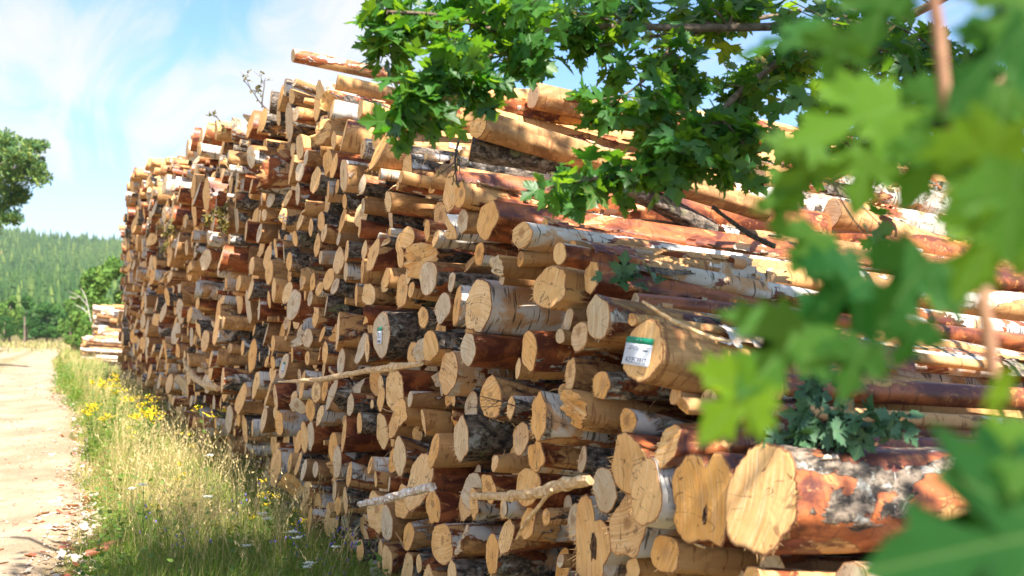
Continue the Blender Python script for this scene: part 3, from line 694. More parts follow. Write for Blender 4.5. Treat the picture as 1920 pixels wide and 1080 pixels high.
for l in logs:
    hi = id(l) in ids
    rc = lr.random(3); 
    if l['kind'] in 'PR' and lr.random() < .4: rc[0] = max(rc[0], .6)
    km = np.array(KINDS[l['kind']])+lr.normal(0, .025, 3)*[1, 1, 3]
    if lr.random() < .2: km[1] = km[0]+.01
    if 'rc' in l['d']: rc = np.array(l['d']['rc'])
    KM = {'big pale': (.74, .64, .3), 'mahogany': (.80, .25, .5), 'purple': (.80, .22, .5), 'big white': (.33, .28, .22), 'tagB': (.2, .1, 1.0), 'sooty': (.25, .2, 1.0), 'roller': (.72, .60, .4), 'greyround': (.35, .3, .75), 'banded': (.50, .38, .2), 'tagA': (.85, .72, .4)}
    if l['d'].get('tag') in KM: km = np.array(KM[l['d']['tag']])
    if 'km' in l['d']: km = np.array(l['d']['km'])
    side, end = make_log(l, lr, hi)
    nS, nE = len(side[0]), len(end[0])
    sa = dict(lp=side[2], rc=np.tile(rc, (nS, 1)), mx=np.tile(km, (nS, 1)))
    ea = dict(lp=end[2]*[0, 1, 1], rc=np.tile(rc, (nE, 1)), ed=end[3])
    if not hi:
        stuff_s.add(side[0], side[1], **sa); stuff_e.add(end[0], end[1], **ea); continue
    o = empty('birch_log', tuple(l['P']), label=l['label'], cat='log', group=GL); l['obj'] = o
    mesh('log_side', side[0], side[1], (M_SIDE,), o, sa, smooth=True)
    mesh('sawn_end', end[0], end[1], (M_END,), o, ea)
    if l['rp'] > 22 and not l['d'].get('shape'):
        for _ in range(int(lr.integers(1, 3))+(3 if l['bg'] or l['L'] > 4 else 0)):
            t = lr.uniform(.06, 2.2 if l['bg'] or l['L'] > 4 else .55)
            V, F = plate(lr, l, t, lr.uniform(.2, 3.8)+(0 if l['bg'] else .6), lr.uniform(.10, .45), lr.uniform(.7, 1.9), lr.uniform(.004, .022))
            if F: mesh('bark_plate', V, F, (M_SIDE,), o, dict(lp=V-l['P'], rc=np.tile(lr.random(3), (len(V), 1)), mx=np.tile([.30, .2, lr.choice([.15, .4, .8])] if lr.random() < .6 else [.9, .25, .5], (len(V), 1))), smooth=True)
    if l['rp'] > 13 and (l['kind'] in 'WLRM' or l['bg']):
        nc = int(lr.integers(1, 4) + (7 if l['bg'] or l['L'] > 4 else 0))
        for _ in range(nc):
            t = lr.uniform(.05, min(l['L'], 2.6 if l['bg'] or l['L'] > 4 else .8))
            th_ = lr.uniform(.3, 3.4)
            lg_ = l['bg'] or l['L'] > 4; V, F = curl(lr, l, t, th_, lr.uniform(.03, .20 if lg_ else .13), lr.uniform(.8, 5.2), lr.uniform(.008, .030 if lg_ else .020))
            mesh('curled_bark', V, F, (M_CURL,), o, dict(lp=V-l['P'], rc=np.tile([lr.random(), lr.random(), 0], (len(V), 1))), smooth=True)
V, F, a1 = stuff_s.out(); V2, F2, a2 = stuff_e.out()
pile = empty('small_birch_logs', (-6, 18, 0), label='hundreds of smaller and farther birch logs filling the long stack', cat='log pile', kind='stuff')
mesh('log_sides', V, F, (M_SIDE,), pile, a1, smooth=True, kind='stuff')
mesh('sawn_ends', V2, F2, (M_END,), pile, a2, kind='stuff')

# ------------------------------------------------------------------ price tags stapled to five ends
M_WHITE = mat_simple('tag_paper', (.62, .64, .70), (.70, .72, .77), 30, .6, .1, .001)
M_GREEN = mat_simple('tag_green', (.010, .22, .12), (.016, .27, .15), 30, .55, .1, .001)
M_INK = mat_simple('tag_ink', (.012, .016, .05), (.02, .025, .07), 30, .6, 0, .001)
SEG = {'0': 'abcdef', '1': 'bc', '2': 'abged', '3': 'abgcd', '4': 'fgbc', '5': 'afgcd', '6': 'afgedc', '7': 'abc', '8': 'abcdefg', '9': 'abcdfg'}
def tagobj(l, wd, ht, cy, cz, number, tilt, label):
    A, e1, e2 = l['A'], l['e1'], l['e2']; cut = l['cut']
    nn = nrm(-A+e1*cut[0]*0+e2*0); 
    fx = nrm(-e1-A*cut[0]); fy = nrm(e2+A*cut[1])     # reading direction and up, lying in the sawn face
    nn = nrm(np.cross(fx, fy)); nn = nn if np.dot(nn, -A) > 0 else -nn
    c, s = math.cos(tilt), math.sin(tilt); ux = fx*c+fy*s; uy = -fx*s+fy*c
    ctr = l['P']+e1*cy+e2*cz+A*(cut[0]*cy+cut[1]*cz)
    def pt(u, v, h): return ctr+ux*u+uy*v+nn*(h+.006+.010*max(0, -v/ht)**2)
    def slab(u0, u1, v0, v1, h0, h1, nv=1):
        V = []; F = []
        for i in range(nv+1):
            v = v0+(v1-v0)*i/nv
            V += [pt(u0, v, h0), pt(u1, v, h0), pt(u1, v, h1), pt(u0, v, h1)]
        for i in range(nv):
            b = 4*i
            for j in range(4): F.append((b+j, b+(j+1) % 4, b+4+(j+1) % 4, b+4+j))
        e = 4*nv; F += [(3, 2, 1, 0), (e, e+1, e+2, e+3)]
        return np.array(V), np.array(F)
    o = empty('paper_tag', tuple(ctr), label=label, cat='tag', group='paper tags stapled to log ends')
    g0 = ht/2-ht*.22
    V, F = slab(-wd/2, wd/2, -ht/2, g0, 0, .0012, 6); mesh('paper_sheet', V, F, (M_WHITE,), o)
    V, F = slab(-wd/2, wd/2, g0, ht/2, 0, .0014, 1); mesh('green_band', V, F, (M_GREEN,), o)
    ac = Acc()
    def bar(u0, u1, v0, v1): ac.add(*slab(u0, u1, v0, v1, .0016, .0019))
    if number:
        import itertools
        n = len(number); dw = wd*.80/n; x0 = -wd*.40; dh = ht*.175; y0 = -ht*.40; tk = dw*.17
        for i, ch in enumerate(number):
            u0, u1 = x0+i*dw+dw*.12, x0+(i+1)*dw-dw*.12
            um = (u0+u1)/2
            def stroke(pts, tk=tk):
                pts = np.array(pts, float); V = []; F = []
                for q in range(len(pts)):
                    d = pts[min(q+1, len(pts)-1)]-pts[max(q-1, 0)]; d = d/np.linalg.norm(d); nrm2 = np.array([-d[1], d[0]])*tk/2
                    V += [pt(*(pts[q]-nrm2), .0018), pt(*(pts[q]+nrm2), .0018)]
                for q in range(len(pts)-1): F.append((2*q, 2*q+1, 2*q+3, 2*q+2))
                ac.add(V, F)
            def arc(cx, cy_, rx, ry, a0, a1, n_=8): return [(cx+rx*math.cos(R(a)), cy_+ry*math.sin(R(a))) for a in np.linspace(a0, a1, n_)]
            ru_ = (u1-u0)/2; q = dh/4; top = y0+dh
            if ch == '4': stroke([(u0+ru_*1.25, top), (u0, y0+dh*.30), (u1, y0+dh*.30)]); stroke([(u0+ru_*1.4, top), (u0+ru_*1.4, y0)])
            if ch == '2': stroke(arc(um, top-q*1.1, ru_, q*1.1, 160, -20)+[(u0, y0), (u1, y0)])
            if ch == '3': stroke(arc(um, top-q, ru_, q, 150, -90)); stroke(arc(um, y0+q, ru_, q, 90, -150))
            if ch == '5': stroke([(u1, top), (u0+ru_*.2, top), (u0, y0+dh*.52)]+arc(um, y0+q*1.15, ru_, q*1.15, 120, -140))
            if ch == '9': stroke(arc(um, top-q*1.1, ru_, q*1.1, 0, 360, 13)); stroke([(u1, top-q*1.1)]+arc(um, y0+q*1.4, ru_, q*1.4, 0, -130))
            if ch == '1': stroke([(u0+ru_*.3, top-q*.9), (um+ru_*.2, top), (um+ru_*.2, y0)])
        for (u, v, ww) in [(-.26, .17, .07), (-.08, .17, .03), (-.30, .10, .09), (-.18, .10, .05), (-.02, .10, .05), (-.32, .055, .13), (-.12, .055, .04), (-.02, .055, .04), (.28, .06, .20), (.30, .035, .12), (.36, .14, .04)]:
            bar(u*wd-ww*wd/2*1.0, u*wd+ww*wd/2, v*ht, v*ht+ht*.018)
    else:
        for (u, v, ww) in [(-.2, .12, .35), (.25, .04, .12), (-.15, .0, .2), (0, -.10, .6)]: bar(u*wd-ww*wd/2, u*wd+ww*wd/2, v*ht, v*ht+ht*.035)
        for i in range(7): bar(-wd*.34+i*wd*.09, -wd*.29+i*wd*.09, -ht*.40, -ht*.27)
    V, F, _ = ac.out(); mesh('printed_text', V, F, (M_INK,), o)
    ac = Acc()
    for u in (-.12, .02): ac.add(*slab(u*wd, u*wd+wd*.05, ht*.40, ht*.415, .0016, .0026))
    V, F, _ = ac.out(); mesh('staple', V, F, (M_WHITE,), o)
T = {l['d'].get('tag'): l for l in logs if l['d'].get('tag')}
def rot(l, cy, cz, ry, rz, parentname='rotten_hollow'):
    c = l['P']+l['e1']*cy+l['e2']*cz; A = l['A']; cut = l['cut']; n_ = 22; V = []; F = []
    th = np.linspace(0, 6.2832, n_, endpoint=False); rj = 1+rng.normal(0, .16, n_)
    for q, h in ((1.0, .002), (.8, .005), (.45, .003), (.0, .004)):
        for a, rr in zip(th, rj):
            y_, z_ = math.cos(a)*ry*q*rr, math.sin(a)*rz*q*rr
            V.append(c+l['e1']*y_+l['e2']*z_+A*(cut[0]*(cy+y_)+cut[1]*(cz+z_))-A*(h+rng.uniform(0, .003)))
    F = [(i*n_+j, i*n_+(j+1) % n_, (i+1)*n_+(j+1) % n_, (i+1)*n_+j) for i in range(3) for j in range(n_)]
    mesh(parentname, V, F, (mat_simple('rotten_wood', (.015, .010, .008), (.16, .08, .035), 60, .9, .8, .006),), l['obj'])
rot(T['heart'], -.01, -.02, .028, .055)
rot(T['notched'], -.03, -.045, .012, .030, 'knot')

lA = T['tagA']; tagobj(lA, .155, .100, lA['r1']*.22, -lA['r2']*.02, '42353912', -.06, 'white paper tag with a green band printed 42353912')
lB = T['tagB']; tagobj(lB, .085, .105, lB['r1']*.1, -lB['r2']*.05, '', .05, 'smaller paper tag with a green band on the dark-barked log end')
lC = T['tagC']; tagobj(lC, .075, .095, lC['r1']*.0, -lC['r2']*.1, '', .03, 'small bright tag above the long torn branch')
farl = [l for l in logs if l['hero'] is False and l.get('A') is not None]
for (tx, ty, lb) in ((446, 663, 'tiny tag on a far log end, nearer and lower of the far pair'), (392, 635, 'tiny tag on a far log end, farther and higher of the far pair')):
    l = min(farl, key=lambda l: math.hypot(l['px']-tx, l['py']-ty)-l['rp']*.8)
    tagobj(l, .07, .105, 0, 0, '', .02, lb)

# torn slivers and bark scraps caught between the sawn ends
DA, DB = Acc(), Acc(); dg_ = np.random.default_rng(15)
nearl = [l for l in logs if 'A' in l and not str(l['d'].get('tag')).startswith('tag') and l['P'][1] < 16 and l['px'] > 250]
for _ in range(1500):
    l = nearl[dg_.integers(len(nearl))]; th_ = dg_.uniform(0, 6.28); t = dg_.uniform(-.01, .35)
    c = l['P']+l['A']*t+l['e1']*math.cos(th_)*l['r1']*1.0+l['e2']*math.sin(th_)*l['r2']*1.0
    if dg_.random() < .55:                           # sliver
        d = nrm(l['A']*dg_.uniform(-1, .3)+l['e2']*dg_.normal(0, .5)+l['e1']*dg_.normal(0, .4)); ln = dg_.uniform(.03, .16); wd_ = dg_.uniform(.002, .006)
        x = nrm(np.cross(d, dg_.normal(0, 1, 3)))*wd_; y = nrm(np.cross(d, x))*wd_*.6; k_ = l['e2']*dg_.normal(0, .1)*ln
        V = [c-x, c+x, c+y, c+d*ln*.5-x*.9+k_, c+d*ln*.5+x*.9+k_, c+d*ln*.5+y+k_, c+d*ln]
        DA.add(V, [(0, 1, 4), (0, 4, 3), (1, 2, 5), (1, 5, 4), (2, 0, 3), (2, 3, 5), (3, 4, 6), (4, 5, 6), (5, 3, 6)])
    else:
        V, F = curl(dg_, l, max(t, .02), th_, dg_.uniform(.015, .05), dg_.uniform(.8, 4.5), dg_.uniform(.004, .014))
        DB.add(V, F, lp=V-l['P'], rc=np.array([.3+.5*dg_.random(), dg_.random(), 0]))
V, F, _ = DA.out(); mesh('wood_slivers', V, F, (M_SPLINT,), label='pale torn wood slivers caught between the sawn ends', cat='wood slivers', kind='stuff')
V, F, a_ = DB.out(); mesh('bark_scraps', V, F, (M_CURL,), None, a_, smooth=True, label='small curled bark scraps clinging all over the end wall', cat='bark scraps', kind='stuff')

# ------------------------------------------------------------------ loose branches on the stack
def px_path(pts, lift=0): return np.array([at(x, y, Z) for x, y, Z in pts])
def smoothpath(p, n=6):
    p = np.asarray(p, float); out = []
    for i in range(len(p)-1):
        p0, p1, p2, p3 = p[max(i-1, 0)], p[i], p[i+1], p[min(i+2, len(p)-1)]
        for t in np.linspace(0, 1, n, endpoint=False):
            out.append(.5*((2*p1)+(-p0+p2)*t+(2*p0-5*p1+4*p2-p3)*t*t+(-p0+3*p1-3*p2+p3)*t**3))
    out.append(p[-1]); return np.array(out)
def zf(x, lift=.25): return 4460.0/(x-80)-lift/.38   # just in front of the end wall
def stick(name, pts, rads, mat, label, cat='branch', seg=9, wob=.28, parts=(), group=None):
    p = smoothpath(px_path(pts)); r = np.interp(np.linspace(0, 1, len(p)), np.linspace(0, 1, len(rads)), rads)
    V, F = tube(p, r, seg, wob); o = mesh(name, V, fixquads(F), (mat,), smooth=False, label=label, cat=cat, group=group)
    return o
stick('torn_branch', [(x, y, zf(x, .30)) for x, y in ((522, 716), (570, 714), (625, 708), (680, 696), (735, 689), (790, 682))], [.006, .015, .019, .015, .022, .010], M_SPLINT, 'long pale torn branch lying across the ends below the smallest tag')
stick('torn_branch', [(x, y, zf(x, .22)) for x, y in ((885, 930), (950, 930), (1010, 924), (1060, 908), (1106, 900))], [.012, .020, .022, .024, .016], M_SPLINT, 'thick torn pale branch resting above the frayed log')
stick('torn_splinter', [(x, y, zf(x, .30)) for x, y in ((1034, 918), (1010, 950), (985, 980), (968, 1010))], [.005, .007, .008, .004], M_SPLINT, 'thin curved splinter hanging from the thick torn branch', 'splinter')
stick('torn_branch', [(x, y, zf(x, .3)) for x, y in ((345, 672), (352, 690), (366, 708), (388, 722), (410, 727))], [.02, .035, .045, .045, .03], M_SPLINT, 'bent torn branch far down the stack, curving to a dark end')
stick('birch_stick', [(x, y, zf(x, .35)) for x, y in ((676, 946), (720, 936), (765, 924), (812, 913))], [.019, .020, .020, .018], mat_simple('stick_bark', (.30, .17, .10), (.78, .74, .68), 30, .8), 'thin white-barked stick poking out beside the tall blunt-cornered end', 'stick')
stick('dry_stick', [(1336, 388, 4.3), (1375, 418, 4.35), (1410, 442, 4.4), (1452, 462, 4.45)], [.008, .008, .010, .011], M_TWIG, 'dark bare stick lying over the upper logs near the maple leaves', 'stick')
stick('torn_splinter', [(x, y, z) for x, y, z in ((1205, 565, 3.75), (1260, 600, 3.72), (1330, 632, 3.7), (1372, 640, 3.7))], [.004, .007, .007, .004], M_SPLINT, 'long thin splinter lying on the roller-marked log', 'splinter')
def twig(name, base, d, ln, nb, label, leafmat=None, leafn=0, mat=M_TWIG, spread=.8, thick=.006, lsize=.03):
    o = empty(name, tuple(base), label=label, cat='twig')
    ac = Acc(); tips = []
    def grow(p, d, ln, r, lev):
        n = 6; pts = [p]
        for i in range(n): d = nrm(d+rng.normal(0, .10, 3)); pts.append(pts[-1]+d*ln/n)
        V, F = tube(pts, np.linspace(r, r*.45, n+1), 4, 0, False); ac.add(V, F)
        tips.extend(pts[2:])
        if lev > 0:
            for j in range(nb):
                i = rng.integers(1, n); grow(pts[i], nrm(d+rng.normal(0, spread, 3)), ln*rng.uniform(.35, .6), r*.5, lev-1)
    grow(np.array(base), nrm(d), ln, thick, 2)
    V, F, _ = ac.out(); mesh('stem', V, F, (mat,), o)
    if leafn:
        la = Acc()
        for _ in range(leafn):
            p = tips[rng.integers(len(tips))]; put_leaf(la, p, rng.normal(0, 1, 3), rng.normal(0, 1, 3), lsize*rng.uniform(.6, 1.3), rng.random(3), simple=True)
        V, F, a_ = la.out(); mesh('foliage', V, F, (leafmat or M_DRYLEAF,), o, a_)
    return o

# leaf outline of a Norway maple, in units of blade length
HALF = [(0, 0), (.14, -.07), (.42, -.13), (.36, .0), (.57, .05), (.47, .13), (.72, .21), (.60, .29), (.76, .47), (.52, .42), (.44, .52), (.23, .37), (.22, .54), (.37, .68), (.20, .71), (.16, .82), (0, 1.02)]
def leaf_shape(fold=.22, droop=.30):
    V = [(0, .28, 0)]; pts = HALF+[(-x, y) for x, y in HALF[-2:0:-1]]
    V += [(x, y, 0) for x, y in pts]; V = np.array(V, float); n = len(pts)
    F = np.array([(0, 1+j, 1+(j+1) % n) for j in range(n)])[:, ::-1]
    return V, F
LV, LF = leaf_shape()
SV = np.array([(0, 0, 0), (.32, .25, .03), (.26, .6, .03), (0, 1, 0), (-.26, .6, .03), (-.32, .25, .03)]); SF = np.array([(0, 1, 2), (0, 2, 3), (0, 3, 4), (0, 4, 5)])
def put_leaf(ac, p, tip, up, size, rc, simple=False, lr=rng):
    y = nrm(tip); z = np.asarray(up, float)-y*np.dot(up, y); z = nrm(z) if np.linalg.norm(z) > 1e-6 else nrm(np.cross(y, (1, 0, .3))); x = np.cross(y, z)
    if simple: V = SV*size; ac.add(p+V[:, :1]*x+V[:, 1:2]*y+V[:, 2:]*z, SF, lp=SV, rc=np.tile(rc, (len(V), 1))); return
    V = LV.copy(); fo, dr, cu = lr.uniform(.05, .35), lr.uniform(.05, .45), lr.uniform(-.15, .2)
    V[:, 2] = fo*np.abs(V[:, 0])-dr*V[:, 1]**2*.6-cu*V[:, 0]**2+lr.normal(0, .02, len(V))
    V[:, 0] *= lr.uniform(.85, 1.1); V[:, 1] *= lr.uniform(.9, 1.1)
    Q = V*size; ac.add(p+Q[:, :1]*x+Q[:, 1:2]*y+Q[:, 2:]*z, LF, lp=LV, rc=np.tile(rc, (len(V), 1)))

twig('dry_twig', at(492, 202, 10.3), (-.1, 0, 1), .27, 1, 'bare upright twig standing on top of the stack', None, 0, thick=.008)
twig('dry_twig', at(498, 203, 10.4), (-.6, 0, .75), .34, 3, 'branching twig with curled dry leaves on top of the stack', M_DRYLEAF, 40, thick=.007, lsize=.035)
twig('dry_twig', at(418, 240, 12.5), (-.3, 0, 1), .20, 3, 'small leafy twig on the stack beyond the upright twig', M_DRYLEAF, 40, lsize=.04)
twig('leafy_twig', at(406, 372, 12.3), (0, -.2, -1), .42, 4, 'faded leafy twig hanging down the end wall', M_DRYLEAF, 160, lsize=.055)
twig('leafy_twig', at(322, 400, 16.5), (-.1, -.2, -1), .6, 4, 'small faded green twig caught far along the end wall', M_DRYLEAF, 120, lsize=.06)
twig('leafy_twig', at(860, 265, 5.2), (-.2, -.2, -.6), .22, 4, 'sparse small-leaved twig beneath the big pale log', M_DRYLEAF, 40, lsize=.02)
twig('dry_twig', at(985, 770, 4.4), (-.3, -.3, .2), .35, 5, 'tangle of thin dark bare twigs above a grey log end', None, 0, thick=.003, spread=1.3)
def sprig(ctr, rad, n, label, size):
    o = empty('maple_sprig', tuple(ctr), label=label, cat='leafy branch'); la, sa = Acc(), Acc()
    for _ in range(max(3, n//8)):
        e = np.array(ctr)+rng.normal(0, .5, 3)*rad; m_ = (np.array(ctr)+e)/2+[0, 0, .02]
        V, F = tube(smoothpath([ctr, m_, e], 4), .003, 4, 0, False); sa.add(V, F)
    for _ in range(n):
        p = np.array(ctr)+rng.normal(0, .45, 3)*rad
        put_leaf(la, p, nrm(rng.normal(0, 1, 3)+[0, -.2, -.5]), nrm(rng.normal(0, .8, 3)+[0, -.9, .6]), size*rng.uniform(.6, 1.2), rng.random(3))
    V, F, a_ = la.out(); mesh('foliage', V, F, (M_WILT,), o, a_); V, F, _ = sa.out(); mesh('stem', V, F, (M_TWIG,), o)
sprig(at(1188, 520, 3.98), np.array([.09, .03, .03]), 9, 'small sprig of wilted maple leaves beside the roller-marked log', .065)
sprig(at(1570, 800, 3.35), np.array([.20, .07, .07]), 70, 'heap of wilted dark maple leaves lying above the big reddish log', .075)
sprig(at(1535, 700, 3.45), np.array([.06, .03, .13]), 22, 'upright shoot of wilted maple leaves rising from the leaf heap', .06)

# ------------------------------------------------------------------ the maple overhead
maple = empty('maple_tree', (4.4, .6, 0), label='big maple whose leafy boughs hang in front of and above the log stack', cat='tree')
V, F = tube([(4.4, .6, -.2), (4.4, .6, 1.5), (4.3, .5, 4), (4.0, .3, 7), (3.6, .2, 9)], [.42, .32, .27, .20, .08], 16, .06); mesh('trunk', V, fixquads(F), (M_BRANCH,), maple, smooth=True)
mr = np.random.default_rng(21)
def bough(path, r0, clumps, lsize, tone=0.0, stemr=.5, twigs=True):
    """path: points; clumps: (centre, radius xyz, count)"""
    p = smoothpath(path, 6); rr = np.linspace(r0, r0*.25, len(p)); sa = Acc(); la = Acc()
    V, F = tube(p, rr, 7, .05, False); sa.add(V, F)
    for c, rd, n in clumps:
        c = np.array(c, float); rd = np.array(rd, float)
        n = int(n*.85); nt = max(2, n//14) if twigs else 0
        j = int(np.argmin(((p-c)**2).sum(1)))
        for _ in range(nt):
            e = c+mr.normal(0, .5, 3)*rd; mid = (p[j]+e)/2+mr.normal(0, .1, 3)*rd
            V, F = tube(smoothpath([p[j], mid, e], 4), np.linspace(max(.0035, rr[j]*.45), .002, 9), 4, 0, False); sa.add(V, F)
            for _ in range(max(1, n//nt)):
                t = mr.uniform(.35, 1.05); q = p[j]+(e-p[j])*t if t > .5 else mid+(e-mid)*t
                d = nrm(mr.normal(0, 1, 3)*[1, 1, .6]+[-.1, 0, -.35]); q = q+mr.normal(0, .22, 3)*rd
                put_leaf(la, q+d*lsize*.35, d, nrm(mr.normal(0, .55, 3)+[0, -.35, .75]), lsize*.86*mr.uniform(.55, 1.15), np.clip([mr.random(), mr.random()+tone, mr.random()], 0, 1), lr=mr)
        if not twigs:
            for _ in range(n):
                d = nrm(mr.normal(0, 1, 3)*[1, 1, .5]+[0, 0, -.3])
                put_leaf(la, c+mr.normal(0, .5, 3)*rd, d, nrm(mr.normal(0, .5, 3)+[0, 0, .9]), lsize*mr.uniform(.6, 1.2), mr.random(3), lr=mr)
    b = mesh('branch', *[(x) for x in sa.out()[:2]], (M_BRANCH,), maple, smooth=True)
    V, F, a_ = la.out(); mesh('foliage', V, F, (M_LEAF,), b, a_)
A3 = lambda *pts: [tuple(at(*q)) for q in pts]
def cl(x, y, Z, rx, ry, rz, n): return (tuple(at(x, y, Z)), (rx*Z/FPX, rz, ry*Z/FPX), n)
bough([(4.3, .5, 4.2)]+A3((1800, -20, 5.0), (1600, 40, 4.6), (1450, 50, 4.3), (1280, 52, 4.1), (1130, 50, 4.0), (960, 60, 3.9), (830, 30, 3.9), (725, 22, 3.9)), .022,
      [cl(700, 60, 3.9, 36, 50, .15, 26), cl(730, 95, 3.9, 40, 30, .15, 22), cl(725, 50, 3.9, 50, 60, .2, 50), cl(760, 20, 4.0, 110, 30, .3, 70), cl(850, 60, 3.9, 80, 60, .2, 60), cl(960, 40, 3.9, 100, 50, .3, 100), cl(1020, 90, 3.7, 45, 60, .15, 45), cl(1150, 10, 4.2, 170, 30, .3, 130), cl(1085, 70, 4.0, 60, 45, .2, 60), cl(1300, 20, 4.4, 150, 40, .3, 130), cl(900, 5, 4.1, 160, 25, .3, 80)], .095)
bough(A3((1000, 30, 4.0), (930, 95, 3.8), (860, 130, 3.7), (800, 170, 3.65), (770, 215, 3.6)), .010,
      [cl(860, 125, 3.7, 75, 50, .15, 70), cl(800, 170, 3.6, 60, 55, .15, 70), cl(775, 215, 3.6, 40, 40, .12, 40), cl(745, 235, 3.6, 30, 28, .10, 22), cl(820, 120, 3.6, 70, 50, .12, 50), cl(930, 150, 3.7, 50, 40, .12, 24)], .090)
bough([(4.3, .5, 4.4)]+A3((1700, -40, 4.8), (1560, 60, 4.4), (1470, 110, 4.2), (1385, 175, 4.0), (1310, 258, 3.9), (1250, 310, 3.8), (1150, 330, 3.7), (1050, 345, 3.7)), .020,
      [cl(1440, 140, 4.3, 110, 60, .3, 110), cl(1380, 200, 4.1, 90, 60, .2, 100), cl(1330, 250, 4.0, 80, 50, .2, 100), cl(1200, 270, 3.9, 60, 45, .2, 45), cl(1300, 330, 3.9, 70, 30, .2, 40), cl(1240, 310, 3.8, 90, 40, .15, 70), cl(1130, 330, 3.7, 90, 38, .15, 80), cl(1060, 350, 3.65, 40, 30, .12, 26), cl(1400, 300, 4.0, 60, 40, .2, 40), cl(1540, 110, 4.5, 90, 70, .3, 70)], .090)
bough(A3((1500, 20, 4.5), (1290, 65, 4.2), (1240, 115, 4.0), (1190, 165, 3.9), (1130, 200, 3.85)), .010,
      [cl(1240, 110, 4.0, 70, 55, .2, 75), cl(1170, 180, 3.9, 75, 45, .15, 75), cl(1230, 190, 3.9, 60, 60, .2, 50), cl(1290, 150, 4.1, 70, 60, .2, 60)], .088)
bough(A3((1280, 62, 4.2), (1200, 72, 4.1), (1120, 88, 4.0)), .008, [cl(1120, 80, 4.0, 40, 20, .1, 8)], .08)
bough([(4.3, .5, 3.4)]+A3((2100, 100, 4.2), (1900, 180, 3.8), (1760, 230, 3.5), (1650, 290, 3.4), (1560, 340, 3.3)), .018,
      [cl(1700, 120, 3.8, 160, 90, .3, 90), cl(1850, 60, 3.9, 130, 80, .3, 90), cl(1800, 240, 3.4, 140, 80, .3, 60), cl(1560, 300, 3.5, 80, 50, .2, 40), cl(1640, 260, 3.4, 70, 60, .2, 40), cl(1480, 240, 4.0, 60, 50, .2, 34), cl(1880, 420, 3.2, 50, 60, .2, 14), cl(1620, 450, 3.0, 40, 30, .15, 7), cl(1620, 60, 4.0, 160, 60, .3, 110), cl(1850, 170, 3.4, 80, 90, .3, 46), cl(1480, 40, 4.4, 120, 50, .3, 90)], .092)
# upper crown, above the frame: it shades the near end of the stack, the verge and the lane
def shade(X, Y, z, h, spread, n):                    # a clump placed up-sun of a spot on the ground or stack
    t = h/sd[2]; c = np.array([X, Y, z])+sd*t
    return (tuple(c), spread, n)
sh = []
for (x, y, Z, h) in ((1000, 560, 4.9, 3.2), (1200, 620, 4.2, 3.2), (850, 600, 5.6, 3.9), (1100, 800, 4.3, 3.8), (1350, 700, 4.0, 3.2), (900, 800, 5.3, 4.2), (1500, 900, 3.5, 3.4), (700, 750, 6.8, 4.8), (1300, 560, 4.6, 2.9), (1550, 650, 4.2, 3.0), (1700, 850, 3.6, 3.2), (1100, 480, 5.0, 3.2), (950, 460, 5.4, 3.4), (780, 500, 6.2, 3.8), (1250, 450, 4.9, 2.8), (1450, 520, 4.6, 2.8), (1800, 700, 3.8, 3.0), (1000, 990, 4.0, 3.9), (1250, 990, 3.6, 3.8)):
    q = at(x, y, Z); sh.append(shade(*q, h, (.6, .6, .3), 75))
gsh = []
for (x, y) in ((430, 1000), (540, 1000), (330, 1030), (230, 1060), (640, 1000), (60, 1085), (140, 1085), (280, 1000), (380, 960), (480, 1040), (200, 1085), (-60, 1085), (430, 1075), (560, 1075), (680, 1060), (560, 930), (640, 900)):
    Z = 1.45*FPX/(y-HZ); q = at(x, y, Z); gsh.append(shade(q[0], q[1], 0.25, 6.8, (.8, .8, .35), 85))
bough([(4.1, .4, 4.8), (3.2, 1.2, 5.2), (2.2, 2.0, 5.3), (1.2, 2.8, 5.3), (.2, 3.4, 5.5)], .10, sh, .14, 0, twigs=True)
bough([(4.0, .3, 6.2), (2.5, 1.5, 6.9), (1.0, 2.6, 7.0), (-.2, 3.6, 7.0), (-1.4, 4.4, 7.0)], .12, gsh, .15, 0, twigs=True)

# close, out-of-focus leaves of the same tree hanging beside the lens
near = Acc(); nst = Acc()
nr_ = np.random.default_rng(4)
NL = [  # x, y of the blade's middle, distance, length px, direction of the tip (deg, 0=right 90=up), tilt, painted light tone (0 skylit deep blue-green .. 1 backlit yellow)
 (1820, 1025, .85, 400, 195, .1, .05), (1370, 765, 1.15, 190, 228, .3, .9), (1455, 670, 1.15, 210, 225, .5, .3), (1555, 565, 1.2, 200, 215, .2, .0),
 (1700, 540, 1.1, 170, 235, .2, .1), (1850, 470, .95, 200, 240, .4, .6), (1600, 690, 1.1, 120, 240, .6, .2), (1700, 650, 1.1, 120, 262, .3, .1), (1580, 240, 1.1, 270, 200, .5, .6), (1500, 330, 1.2, 170, 215, .4, .5),
 (1470, 70, 1.3, 170, 185, .5, .1), (1560, 110, 1.2, 120, 250, .3, .3), (1840, 330, .95, 240, 250, .6, .8), (1900, 400, .9, 220, 270, .2, .4), (1850, 110, 1.0, 210, 220, .4, .1), (1720, 330, 1.1, 170, 235, .4, .3),
 (1905, 40, 1.0, 200, 250, .5, .4), (1860, 760, .9, 170, 250, .9, 1), (1465, 400, 1.2, 100, 250, .7, .4), (1510, 470, 1.3, 110, 240, .2, .3),
 (1880, 230, 1.15, 170, 260, .3, .3), (1925, 860, .85, 160, 240, .4, .5), (1640, 40, 1.3, 150, 240, .5, .2), (1740, 210, 1.2, 150, 230, .5, .2), (1860, 880, 1.3, 80, 270, .3, .3), (1620, 340, 1.3, 130, 250, .6, .5)]
